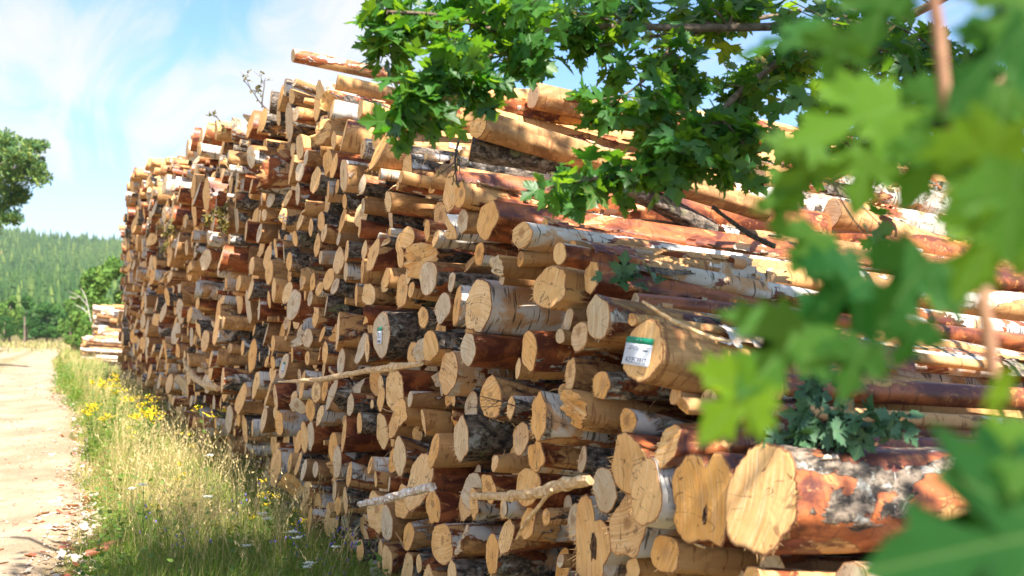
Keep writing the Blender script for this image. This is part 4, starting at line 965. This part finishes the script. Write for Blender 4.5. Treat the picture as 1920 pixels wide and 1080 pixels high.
for x, y, Z, lp_, dg, tl, tn in NL:
    Z *= .85; c = at(x, y, Z); s = .9*lp_*Z/FPX; d = np.array([math.cos(R(dg)), nr_.uniform(-.35, .35), math.sin(R(dg))])
    up = np.array([nr_.uniform(-.3, .3), -1+tl, .3+tl*1.2])
    put_leaf(near, c-nrm(d)*s*.45, d, up, s, np.array([tn, tn, .5*nr_.random()]), lr=nr_)
for pts, r_ in (([(1740, -60, 1.0), (1760, 60, 1.0), (1775, 200, 1.0), (1805, 330, 1.0), (1830, 420, .98)], .0055), ([(1840, 560, .95), (1855, 640, .95), (1860, 700, .95)], .006), ([(1920, 60, 1.2), (1870, 160, 1.2), (1820, 120, 1.2)], .004),
                ([(1800, 330, 1.0), (1700, 430, 1.0), (1640, 500, 1.05)], .0022), ([(1860, 660, .95), (1870, 720, .92), (1850, 740, .9)], .0022), ([(1940, 800, .9), (1930, 860, .9), (1880, 930, .9)], .003), ([(1840, 420, .98), (1850, 500, .96), (1845, 570, .95)], .006)):
    V, F = tube(smoothpath(px_path(pts)), r_, 6, .03, False); nst.add(V, F)
V, F = tube([tuple(at(1740, -60, 1.0)), (.9, 1.6, 2.6), (2.2, 1.5, 3.3), (4.3, .5, 3.8)], [.008, .02, .045, .07], 7, .05, False); nst.add(V, F)
V, F, _ = nst.out(); nb = mesh('branch', V, F, (mat_simple('young_bark', (.20, .09, .05), (.34, .18, .10), 30, .6),), maple, smooth=True)
V, F, a_ = near.out(); mesh('foliage', V, F, (M_NEAR,), nb, a_)

# ------------------------------------------------------------------ verge grass, flowers, bark litter
def grass_mat():
    m, k = newmat('grass_blades'); rc = k.sep(k.attr('rc', 1))
    g = k.mix(rc[1], (.07, .17, .020), (.25, .33, .035)); s = k.mix(rc[1], (.42, .32, .10), (.66, .52, .26))
    c = k.mix(rc[0], g, s); finish(k, c, .6, None, .25, .35, k.mix(rc[0], (.14, .26, .03), (.5, .38, .16))); return m
gr = np.random.default_rng(31)
def blades(n, pts, hgt, wid, straw, lean=.35, seg=3):
    """n grass blades as curved strips; pts (n,3)"""
    az = gr.uniform(0, 2*math.pi, n); ln = np.abs(gr.normal(0, lean, n))+.08
    h = hgt*gr.uniform(.55, 1.25, n); wd = wid*gr.uniform(.6, 1.3, n)
    dx, dy = np.cos(az), np.sin(az); px_, py_ = -np.sin(az+.7), np.cos(az+.7)
    V = np.zeros((n, 2*seg+1, 3))
    for i in range(seg+1):
        t = i/seg; off = ln*h*t**2.0; z = h*t*(1-.28*ln*t)
        c = pts+np.stack([dx*off, dy*off, z], 1)
        if i < seg:
            ww = wd*(1-t*.75); V[:, 2*i] = c-np.stack([px_*ww, py_*ww, 0*ww], 1); V[:, 2*i+1] = c+np.stack([px_*ww, py_*ww, 0*ww], 1)
        else: V[:, 2*seg] = c
    m = 2*seg+1; T = []
    for i in range(seg-1): a = 2*i; T += [(a, a+1, a+3), (a, a+3, a+2)]
    a = 2*(seg-1); T.append((a, a+1, a+2))
    T = np.array(T); F = (np.arange(n)[:, None, None]*m+T[None]).reshape(-1, 3)
    rc = np.repeat(np.stack([np.broadcast_to(straw, n), gr.random(n), gr.random(n)], 1), m, 0)
    return V.reshape(-1, 3), F, rc
GA = Acc()
def verge_pts(n, y0, y1, pw, lo=0.0, hi=1.0):
    Y = (gr.random(n)*(y1**pw-y0**pw)+y0**pw)**(1/pw)
    a = road_r(Y)-.10+gr.normal(0, .08, n); b = face_x(Y)+.15
    t = lo+(hi-lo)*gr.random(n); X = a+(b-a)*t
    return np.stack([X, Y, gz(X, Y)], 1), t
def patchy(P, s=1.3): return .5+.5*np.sin(P[:, 0]*s*2.1+1.3*np.sin(P[:, 1]*s))*np.sin(P[:, 1]*s*1.3+1.1*np.sin(P[:, 0]*s*1.7))
for (n, y0, y1, hg, wd) in ((34000, 6.2, 13, .34, .0024), (24000, 12, 24, .40, .004), (12000, 23, 48, .42, .008), (4000, 46, 80, .45, .014)):
    P, t = verge_pts(n, y0, y1, .4); edge = np.clip(t/.22, .25, 1)
    st = np.clip((patchy(P) > .62)*.75*(P[:, 1] > 9)+(gr.random(n) < .22)*.8, 0, 1)
    V, F, rc = blades(n, P, hg*edge, wd, st, .45); GA.add(V, F, rc=rc)
for (n, y0, y1, hg, wd) in ((1500, 7, 14, .66, .0018), (700, 13, 26, .75, .003), (400, 24, 60, .8, .006)):   # tall dry stems with seed heads
    P, t = verge_pts(n, y0, y1, .5, .20, 1.0)
    V, F, rc = blades(n, P, hg, wd, np.ones(n), .30, 6); GA.add(V, F, rc=rc)
    tips = V.reshape(n, 13, 3)[:, 12]; base = V.reshape(n, 13, 3)[:, 8]
    for i in range(0, n):
        d = tips[i]-base[i]
        Q = base[i]+d*gr.uniform(.1, 1.05, 7)[:, None]; s_ = .012+.012*gr.random()
        for q in Q:
            a = gr.normal(0, 1, 3); GA.add([q, q+nrm(d)*s_*1.5+a*.004, q+a*s_*.25], [(0, 1, 2)], rc=np.array([1, .9, .5]))
Pl = gr.random(3000)                                  # strip between the wheel tracks, field margin, ground beyond the lane
Yc = gr.uniform(38, 60, 1500); Xc = road_r(Yc)-2.3+gr.normal(0, .35, 1500); P = np.stack([Xc, Yc, gz(Xc, Yc)], 1)
V, F, rc = blades(1500, P, .14, .012, (gr.random(1500) < .4)*1.0); GA.add(V, F, rc=rc)
Yc = gr.uniform(30, 130, 9000); Xc = road_r(Yc)-5.2-np.abs(gr.normal(0, 5, 9000)); P = np.stack([Xc, Yc, gz(Xc, Yc)], 1)
V, F, rc = blades(9000, P, .35, .02, (gr.random(9000) < .55)*1.0); GA.add(V, F, rc=rc)
Yc = gr.uniform(76, 180, 9000); Xc = gr.uniform(-95, -20, 9000); P = np.stack([Xc, Yc, gz(Xc, Yc)], 1)
V, F, rc = blades(9000, P, .4, .04, (gr.random(9000) < .8)*1.0); GA.add(V, F, rc=rc)
V, F, a_ = GA.out(); mesh('grass', V, F, (grass_mat(),), None, a_, label='tangle of green and straw-yellow grass on the verge beside the lane', cat='grass', kind='stuff')

# leafy herbs between the grass
HA = Acc()
P, t = verge_pts(2600, 6.5, 40, .5, .08, 1.0)
for p in P:
    h = gr.uniform(.12, .42); n = 7
    for i in range(n):
        q = p+[gr.normal(0, .03), gr.normal(0, .03), h*(i+.6)/n]; d = nrm(np.array([gr.normal(), gr.normal(), .35]))
        put_leaf(HA, q, d, (gr.normal(0, .3), gr.normal(0, .3), 1), gr.uniform(.02, .05)*(1+p[1]/30), np.array([gr.random(), gr.random(), .5]), simple=True, lr=gr)
M_HERB = mat_leaf('herb_leaf', (.05, .12, .02), (.12, .20, .03), (.16, .32, .03), (.34, .45, .03), .35, .6)
V, F, a_ = HA.out(); mesh('undergrowth', V, F, (M_HERB,), None, a_, label='low leafy herbs growing through the verge grass', cat='undergrowth', kind='stuff')

M_YEL = mat_simple('yellow_petals', (.62, .42, .01), (.85, .62, .02), 60, .6, .2, .002)
M_WFL = mat_simple('white_petals', (.60, .62, .55), (.82, .83, .78), 60, .6, .2, .002)
M_BLU = mat_simple('violet_petals', (.10, .07, .45), (.20, .14, .65), 60, .6, .2, .002)
M_STEM = mat_simple('green_stem', (.05, .10, .02), (.12, .18, .04), 20, .7, .2, .002)
def flower(kind, P, h, sc, label, group):
    P = np.array(P, float); name, mat = {'y': ('yellow_wildflower', M_YEL), 'w': ('white_yarrow', M_WFL), 'b': ('harebell', M_BLU)}[kind]
    o = empty(name, tuple(P), label=label, cat='wildflower', group=group)
    sa, la = Acc(), Acc()
    ns_ = {'y': 3, 'w': 1, 'b': 2}[kind]
    for s in range(ns_):
        top = P+[gr.normal(0, .09)*sc, gr.normal(0, .09)*sc, h*gr.uniform(.75, 1.05)]; mid = (P+top)/2+gr.normal(0, .02, 3)
        path = smoothpath([P, mid, top], 4); V, F = tube(path, .0022*sc, 4, 0, False); sa.add(V, F)
        heads = []
        if kind == 'y':
            for _ in range(11): heads.append((top+[gr.normal(0, .035)*sc, gr.normal(0, .035)*sc, gr.normal(0, .018)*sc], .010*sc, 6))
        elif kind == 'w':
            for _ in range(34): heads.append((top+[gr.normal(0, .018), gr.normal(0, .018), gr.normal(0, .003)], .0042, 5))
        else:
            for _ in range(3): heads.append((path[gr.integers(5, 9)]+gr.normal(0, .025, 3), .010, 5))
        fa = Acc(); hv, hf = [top-[0, 0, (.03 if kind == 'y' else .012)*sc]], []
        for c, r, nn in heads:
            b = len(hv)
            if kind == 'b':
                fa = Acc(); th = np.linspace(0, 2*math.pi, 6)[:5]; ax = nrm(np.array([gr.normal(0, .4), gr.normal(0, .4)-.5, -.8])); u = nrm(np.cross(ax, (1, 0, .1))); v = np.cross(ax, u)
                V = [c]+[c+ax*.010+u*math.cos(a)*.004+v*math.sin(a)*.004 for a in th]+[c+ax*.019+u*math.cos(a)*.007+v*math.sin(a)*.007 for a in th+.3]
                F = [(0, 1+j, 1+(j+1) % 5) for j in range(5)]+[(1+j, 6+j, 1+(j+1) % 5) for j in range(5)]+[(6+j, 6+(j+1) % 5, 1+(j+1) % 5) for j in range(5)]
                mesh('bell_flower', V, F, (mat,), o); V, F = tube([path[6], c], .0007, 3, 0, False); sa.add(V, F)
            else:
                th = np.linspace(0, 2*math.pi, nn+1)[:nn]
                hv += [c+np.array([0, 0, r*.6])]+[c+np.array([math.cos(a)*r, math.sin(a)*r, 0]) for a in th]+[c-np.array([0, 0, r*.6])]
                hf += [(b, b+1+j, b+1+(j+1) % nn) for j in range(nn)]+[(b+nn+1, b+1+(j+1) % nn, b+1+j) for j in range(nn)]+[(0, b+nn+1, b+1)]
        if kind != 'b': mesh('flower_head', hv, hf, (mat,), o)
        if kind == 'y':
            for i in range(22):
                q = path[gr.integers(1, len(path))]; put_leaf(la, q, (gr.normal(), gr.normal(), .4), (0, 0, 1), .055*sc, gr.random(3), simple=True, lr=gr)
    V, F, _ = sa.out(); mesh('stem', V, F, (M_STEM,), o)
    if la.n: V, F, a_ = la.out(); mesh('foliage', V, F, (M_HERB,), o, a_)
def gpt(x, y, hpx=None):                              # a rooted point under a flower head seen at (x, y)
    Z = hpx; X = (x-960)*Z/FPX; return X, Z, float(gz(X, Z))
YF = [(208, 700, 17), (222, 712, 17.5), (190, 715, 16), (235, 705, 18), (250, 740, 15), (182, 742, 15.5), (212, 728, 16), (168, 752, 15), (268, 742, 14.5), (302, 752, 13.8), (300, 768, 13.4), (273, 772, 13.2), (405, 760, 12.4), (200, 770, 14), (278, 780, 12.8),
      (330, 870, 9.9), (295, 950, 8.6), (345, 800, 11.2), (240, 800, 12.6), (490, 905, 8.6), (470, 960, 8.2), (420, 985, 8.1), (500, 930, 8.4), (560, 950, 8.0)]
for i, (x, y, Z) in enumerate(YF):
    X, Y, z = gpt(x, y, Z); top = EYE+(HZ-y)*Z/FPX; h = max(.12, top-z); X = min(X, face_x(Y)-.05)
    flower('y', (X, Y, z), h, (1.0 if i < 15 else .5), 'yellow-flowered plant, one of the clump growing beside the far foot of the stack' if i < 15 else 'small yellow-flowered plant in the shaded near part of the verge', 'yellow flowers beside the far foot of the stack' if i < 15 else 'small yellow flowers in the near grass')
for (x, y, Z) in ((270, 912, 8.4), (258, 908, 8.5), (548, 945, 7.9), (560, 985, 7.4), (585, 1010, 7.2), (575, 990, 7.3), (552, 1040, 7.0), (500, 1015, 7.3), (530, 925, 8.1), (370, 910, 8.6), (365, 855, 9.5), (610, 1030, 7.0)):
    X, Y, z = gpt(x, y, Z); top = EYE+(HZ-y)*Z/FPX; flower('w', (X, Y, z), max(.15, top-z), 1, 'white flat-headed wildflower in the near verge grass', 'white flat-headed flowers in the grass')
for i in range(22):
    x, y = (gr.uniform(560, 720), gr.uniform(925, 1075)) if i < 17 else (gr.uniform(260, 520), gr.uniform(890, 1000)); Z = 8.3-(y-925)/150*1.1+gr.uniform(-.2, .2)
    X, Y, z = gpt(x, y, Z); top = EYE+(HZ-y)*Z/FPX; flower('b', (X, Y, z), max(.12, top-z), 1, 'slender violet bellflower in the grass near the stack', 'violet bellflowers in the grass')

# bark litter along the lane's edge and at the foot of the stack
BA = Acc()
def litter(n, Yf, Xf, s0, s1):
    for _ in range(n):
        Y = Yf(); X = Xf(Y); s = gr.uniform(s0, s1); a = gr.uniform(0, 6.28); c = np.array([X, Y, float(gz(X, Y))+.06+s*.12])
        u = np.array([math.cos(a), math.sin(a), gr.normal(0, .2)])*s; v = np.array([-math.sin(a), math.cos(a), gr.normal(0, .3)])*s*gr.uniform(.25, .7); up = np.array([0, 0, s*gr.uniform(.05, .4)])
        V = [c-u-v+up, c-v*1.1, c+u-v*.8+up, c+u*1.1+v+up*1.1, c+v*.9-[0, 0, s*.05], c-u*.9+v+up*.8]
        BA.add(V, [(0, 1, 4), (0, 4, 5), (1, 2, 3), (1, 3, 4)], lp=np.array(V), rc=np.array([.40+gr.random()*.4, gr.random(), 0]))
litter(170, lambda: gr.uniform(7.5, 11.5), lambda Y: road_r(Y)+gr.normal(-.05, .22), .012, .06)
litter(260, lambda: 9.5+gr.random()**1.5*20, lambda Y: road_r(Y)+gr.normal(-.1, .3), .012, .05)
litter(420, lambda: gr.uniform(7, 20), lambda Y: road_r(Y)-abs(gr.normal(0, 1.3)), .008, .022)
litter(260, lambda: gr.uniform(6, 14), lambda Y: face_x(Y)-abs(gr.normal(0, .2))+.05, .03, .09)
V, F, a_ = BA.out(); mesh('bark_litter', V, F, (M_CURL,), None, a_, label='flakes of orange and brown bark scattered along the lane edge', cat='bark litter', kind='stuff')
for (x, y, s, lb) in ((205, 1040, .11, 'curled roll of orange bark lying on the lane edge'), (183, 1052, .09, 'small bark roll lying beside the larger orange roll')):
    Z = 1.66*FPX/(y-HZ); c = at(x, y, Z); c[2] = float(gz(c[0], c[1]))+.10; o = empty('bark_roll', tuple(c), label=lb, cat='bark'); 
    lg = dict(A=nrm([.8, .5, .15]), e1=nrm([-.5, .8, 0]), e2=np.array([0, 0, 1.]), P=c, r1=0, r2=0); V, F = curl(gr, lg, 0, .3, s*2, 5.6, .03, .4)
    mesh('curled_sheet', V, F, (M_CURL,), o, dict(lp=V-c, rc=np.tile([.2, .3, 0], (len(V), 1))), smooth=True)

# stones and grit on the lane
GS = Acc(); ico = np.array([(0, 0, 1), (.9, 0, .2), (.25, .85, .25), (-.75, .5, .2), (-.7, -.55, .25), (.3, -.85, .2), (0, 0, -.6)]); icf = [(0, 1, 2), (0, 2, 3), (0, 3, 4), (0, 4, 5), (0, 5, 1), (6, 2, 1), (6, 3, 2), (6, 4, 3), (6, 5, 4), (6, 1, 5)]
for _ in range(2600):
    Y = 6.5+gr.random()**1.6*32; X = road_r(Y)-gr.choice([gr.uniform(0, 4.2), gr.normal(2.1, .35), abs(gr.normal(0, .3))]); r = gr.uniform(.004, .016)*(1+Y/40)
    GS.add(np.array([X, Y, float(gz(X, Y))+.065])+ico*gr.uniform(.6, 1.2, (7, 1))*r, icf)
V, F, _ = GS.out(); mesh('gravel', V, F, (mat_simple('stone', (.16, .12, .09), (.48, .40, .32), 2, .9),), label='small stones and grit strewn over the sandy lane', cat='gravel', kind='stuff')

# ------------------------------------------------------------------ far things: field edge, trees, hill forest
def foliage_mat(name, c1, c2, c3):
    m, k = newmat(name); rc = k.sep(k.attr('rc', 1)); c = k.mix(rc[0], c1, c2); c = k.mix(k.step(rc[1], .8, .95), c, c3)
    finish(k, c, .75, None, .2, .25, k.mix(.5, c2, c3)); return m
M_BROAD = foliage_mat('broadleaf_foliage', (.022, .075, .014), (.045, .125, .022), (.10, .20, .03))
M_BIRCHF = foliage_mat('light_foliage', (.065, .145, .025), (.12, .21, .035), (.22, .31, .05))
M_PINE = foliage_mat('pine_needles', (.05, .13, .055), (.14, .23, .06), (.30, .36, .08))
M_CONIF = foliage_mat('forest_foliage', (.024, .064, .018), (.062, .112, .028), (.12, .17, .04))
M_TRUNK = mat_simple('tree_bark', (.10, .075, .055), (.24, .18, .13), 3, .9)
tr = np.random.default_rng(77)
def leafcloud(n, ctrs, rads, size, shell=.75):
    """n leaf tufts spread through ellipsoid clumps"""
    idx = tr.integers(0, len(ctrs), n); c = ctrs[idx]; r = rads[idx]
    d = tr.normal(0, 1, (n, 3)); d /= np.linalg.norm(d, axis=1)[:, None]
    p = c+d*r*(shell+(1-shell)*tr.random((n, 1)))**1.0*(.72+.42*tr.random((n, 1)))
    a = tr.normal(0, 1, (n, 3)); a /= np.linalg.norm(a, axis=1)[:, None]; b = np.cross(a, d+.01); b /= np.linalg.norm(b, axis=1)[:, None]
    s = size*tr.uniform(.5, 1.3, (n, 1))
    V = np.stack([p-a*s, p-b*s*.6, p+a*s, p+b*s*.6], 1).reshape(-1, 3); F = np.arange(4*n).reshape(n, 4)
    t1 = np.repeat(tr.random(len(ctrs)), 1)[idx]
    rc = np.repeat(np.stack([.6*t1+.4*tr.random(n), tr.random(n)*.75+.25*t1, tr.random(n)], 1), 4, 0)
    return V, F, rc
def broadtree(name, x, ybase, ytop, Z, wpx, mat, label, n=1500, group=None, leaf=None, trunk=True, cat='tree', squash=0):
    X = (x-960)*Z/FPX; g = float(gz(X, Z))+(float(hill_h(X, Z)) if Z > 200 else 0); base = np.array([X, Z, g])
    top = EYE+(HZ-ytop)*Z/FPX; H = top-g; Wd = wpx*Z/FPX/2
    o = empty(name, tuple(base), label=label, cat=cat, group=group)
    nc = 26; th = tr.uniform(0, 6.28, nc); hh = tr.uniform(0.04, 1, nc)
    prof = np.sqrt(np.clip(1-(hh*1.0-.35)**2/.45, .06, 1)); rr = np.sqrt(tr.random(nc))*prof*Wd*.85
    lo = .06 if not trunk else .12
    ctr = base+np.stack([np.cos(th)*rr, np.sin(th)*rr, H*(lo+(1-lo-.12)*hh)], 1); rad = np.stack([Wd*tr.uniform(.2, .36, nc)]*2+[H*tr.uniform(.08, .15, nc)], 1)
    V, F, rc = leafcloud(n, ctr, rad, leaf or H*.028)
    mesh('crown', V, F, (mat,), o, dict(rc=rc))
    Vt, Ft = tube([base-[0, 0, .3], base+[0, 0, H*.35], base+[Wd*.05, 0, H*.75]], [H*.028, H*.02, H*.008], 7); mesh('trunk', Vt, fixquads(Ft), (M_TRUNK,), o, smooth=True)
    return o
GT = 'broadleaf trees along the far edge of the field'
broadtree('oak_tree', 88, 642, 560, 176, 92, M_BROAD, 'round dark green oak across the field, right of the wooden post', 5000, GT)
broadtree('birch_tree', 18, 640, 548, 178, 60, M_BIRCHF, 'pale grey-green airy tree at the edge of the field', 2600, GT)
broadtree('oak_tree', 8, 642, 590, 172, 62, M_BROAD, 'low dark bushy tree at the far left edge of the field', 2600, GT)
broadtree('spruce_tree', 50, 640, 552, 190, 44, M_BROAD, 'tall narrow dark tree rising behind the wooden post', 2600, GT)
broadtree('birch_tree', 132, 642, 560, 150, 50, M_BIRCHF, 'bright green young tree between the oak and the birch thicket', 2400, GT)
broadtree('birch_tree', 180, 650, 486, 84, 100, M_BIRCHF, 'tall yellow-green birch behind the second log stack', 5200, 'birches behind the second log stack')
broadtree('birch_tree', 232, 650, 462, 92, 120, M_BIRCHF, 'tallest yellow-green birch, half hidden by the end of the stack', 5200, 'birches behind the second log stack')
broadtree('juniper_bush', 142, 660, 612, 66, 40, M_BIRCHF, 'small bright green bush where the lane bends', 2600, None, .06, False, 'bush')
broadtree('juniper_bush', 160, 668, 588, 72, 44, M_BIRCHF, 'loose yellow-green bush beside the second log stack', 2600, None, .07, False, 'bush')
Pp = at(46, 625, 150); V, F = tube([(Pp[0], 150, float(gz(Pp[0], 150))-.2), (Pp[0]+.02, 150, 3.9)], [.13, .10], 8); mesh('wooden_post', V, fixquads(F), (M_TRUNK,), label='thin weathered wooden post standing at the edge of the field', cat='post')
# dead leaning birch between the bushes
db = empty('dead_tree', tuple(at(150, 640, 80)), label='bare pale dead tree leaning among the green birches', cat='tree'); da = Acc()
for pts in ([(172, 610), (165, 575), (150, 556), (128, 545)], [(165, 575), (160, 555), (152, 540)], [(150, 556), (140, 560), (130, 556)], [(168, 590), (155, 578), (142, 572)]):
    V, F = tube(px_path([(x, y, 76) for x, y in pts]), [.035, .03, .02, .01][:len(pts)], 5, 0, False); da.add(V, F)
V, F, _ = da.out(); mesh('trunk', V, F, (mat_simple('dead_bark', (.25, .22, .18), (.42, .38, .33), 3, .9),), db)

# the pine at the left: trunk just outside the frame, its right-hand crown inside
pine = empty('pine_tree', (-22.5, 42, float(gz(-22.5, 42))), label='tall pine leaning in from the left with lumpy blue-green needle clusters', cat='tree')
V, F = tube([(-22.5, 42, -.1), (-22.3, 42, 4), (-22.0, 42, 9), (-21.8, 42, 12)], [.34, .28, .18, .06], 10, .04); mesh('trunk', V, fixquads(F), (mat_simple('pine_bark', (.20, .10, .05), (.42, .22, .12), 3, .9),), pine, smooth=True)
pa = Acc(); pc = []; prr = []
PB = [(30, 262), (60, 268), (10, 255), (78, 275), (45, 290), (70, 300), (88, 322), (60, 318), (30, 300), (15, 280), (20, 320), (50, 340), (15, 350), (35, 370), (8, 385), (30, 400), (52, 362), (5, 410), (-20, 300), (-40, 340), (-30, 270), (-50, 380), (-15, 430), (-80, 300), (-90, 360), (-70, 250), (-120, 300), (-160, 330), (-140, 270)]
for x, y in PB:
    c = at(x-16, y+6, 42+tr.normal(0, .8)); pc.append(c); prr.append([.30, .4, .16])
    h = max(3.5, c[2]-tr.uniform(.3, 1.2)); V, F = tube(smoothpath([(-22.1, 42, h), ((c[0]-22.1)/2, (c[1]+42)/2, (h+c[2])/2-.15), c], 5), np.linspace(.07, .012, 11), 5, 0, False); pa.add(V, F)
    for _ in range(6): pc.append(c+tr.normal(0, .42, 3)*[.55, .6, .35]); prr.append([.15, .22, .09])
V, F, _ = pa.out(); mesh('branch', V, F, (M_TRUNK,), pine)
n = 13000; pc = np.array(pc); prr = np.array(prr); idx = tr.integers(0, len(pc), n); d = tr.normal(0, 1, (n, 3)); d /= np.linalg.norm(d, axis=1)[:, None]
p = pc[idx]+d*prr[idx]*tr.uniform(.5, 1.1, (n, 1)); dr = d+[0, 0, .5]+tr.normal(0, .35, (n, 3)); dr /= np.linalg.norm(dr, axis=1)[:, None]
sd_ = np.cross(dr, tr.normal(0, 1, (n, 3))); sd_ /= np.linalg.norm(sd_, axis=1)[:, None]; L_ = tr.uniform(.10, .2, (n, 1))
V = np.stack([p-sd_*.012, p+sd_*.012, p+dr*L_+sd_*.03, p+dr*L_*1.15, p+dr*L_-sd_*.03], 1).reshape(-1, 3); b = np.arange(n)[:, None]*5
F = np.concatenate([b+[0, 1, 2], b+[0, 2, 4], b+[4, 2, 3]]); rc = np.repeat(np.stack([tr.random(n), tr.random(n), tr.random(n)], 1), 5, 0)
mesh('foliage', V, F, (M_PINE,), pine, dict(rc=rc))

# hill forest: one mass, every tree a ragged cone
FA = []; FF = []; FR = []; off = 0
cnt_f = 0
while cnt_f < 6500:
    Y = math.sqrt(tr.uniform(205**2, 985**2)); q = tr.uniform(-.60, -.27); X = q*Y
    z = float(gz(X, Y)+hill_h(X, Y)); H = tr.uniform(6.5, 12)*(1.25 if tr.random() < .1 else 1)*(.7+.3*Y/900); Rr = H*tr.uniform(.17, .26)
    lv = 5; m = 6; tone = np.clip(.5+.45*math.sin(X*.035+2*math.sin(Y*.011))*math.sin(Y*.02+X*.013)+tr.normal(0, .22), 0, 1); t2 = tr.random(); H *= tr.uniform(.75, 1.25)
    V = []; F = []
    for i in range(lv):
        zb = H*(.08+.86*i/lv); zt = zb+H*.30; rb = Rr*(1-i/lv)**.8; th = np.linspace(0, 6.283, m, endpoint=False)+tr.uniform(0, 1)
        rj = rb*tr.uniform(.55, 1.25, m); b0 = len(V)
        for a, r in zip(th, rj): V.append((X+math.cos(a)*r, Y+math.sin(a)*r, z+zb-tr.uniform(0, .05)*H))
        V.append((X, Y, z+min(zt, H)))
        for j in range(m): F.append((b0+j, b0+(j+1) % m, b0+m))
    FA.append(np.array(V)); FF.append(np.array(F)+off); off += len(V); FR.append(np.tile([tone, t2*.95, 0], (len(V), 1))); cnt_f += 1
mesh('forest', np.concatenate(FA), np.concatenate(FF), (M_CONIF,), None, dict(rc=np.concatenate(FR)), label='dense green conifer forest covering the hill behind the field', cat='forest', kind='stuff')

# second log stack farther down the lane
SA, SE = Acc(), Acc(); s2 = np.random.default_rng(9)
def spx(px_, py_, Z): return at(px_, py_, Z)
lab2 = empty('far_log_stack', (-24, 58, float(gz(-24, 58))), label='smaller sunlit log stack farther along the lane, its logs seen lengthwise', cat='log pile', kind='stuff')
for (x0, x1, y0, y1, Z, n) in ((172, 232, 574, 690, 52, 190), (150, 180, 632, 682, 50, 50)):
    for i in range(n):
        x, y = s2.uniform(x0, x1) if i % 4 else x0+s2.uniform(0, 7), s2.uniform(y0, y1); r = s2.uniform(.07, .15)
        P = at(x, y, Z+s2.uniform(-1.5, 1.5)); P[2] = max(P[2], float(gz(P[0], P[1]))+r)
        l = dict(P=P, r1=r, r2=r, kind='P', d=dict(L=s2.uniform(2.6, 3.2)), hero=False)
        sd1, en1 = make_log(l, s2, False); rc = s2.random(3); rc[0] = .8; km = np.array(KINDS['PWLP'[s2.integers(4)]])+s2.normal(0, .02, 3)
        SA.add(sd1[0], sd1[1], lp=sd1[2], rc=np.tile(rc, (len(sd1[0]), 1)), mx=np.tile(km, (len(sd1[0]), 1))); SE.add(en1[0], en1[1], lp=en1[2]*[0, 1, 1], rc=np.tile(rc, (len(en1[0]), 1)), ed=en1[3])
V, F, a1 = SA.out(); mesh('log_sides', V, F, (M_SIDE,), lab2, a1, smooth=True, kind='stuff'); V, F, a1 = SE.out(); mesh('sawn_ends', V, F, (M_END,), lab2, a1, kind='stuff')

# ------------------------------------------------------------------ summer haze over the far hill
hv = np.array([(x, y, z) for z in (-3, 190) for x, y in ((-1300, -60), (1300, -60), (1300, 1250), (-1300, 1250))], float)
hm = bpy.data.materials.new('haze'); hm.use_nodes = True; hk = N(hm.node_tree)
pv_ = hk.n('ShaderNodeVolumePrincipled'); pv_.inputs['Color'].default_value = (.86, .92, 1.0, 1); pv_.inputs['Density'].default_value = .00011; pv_.inputs['Anisotropy'].default_value = .2
ho = hk.n('ShaderNodeOutputMaterial'); hm.node_tree.links.new(pv_.outputs[0], ho.inputs['Volume'])
mesh('haze', hv, [(3, 2, 1, 0), (4, 5, 6, 7), (0, 1, 5, 4), (1, 2, 6, 5), (2, 3, 7, 6), (3, 0, 4, 7)], (hm,), kind='stuff', label='thin summer haze over the far hill', cat='haze')
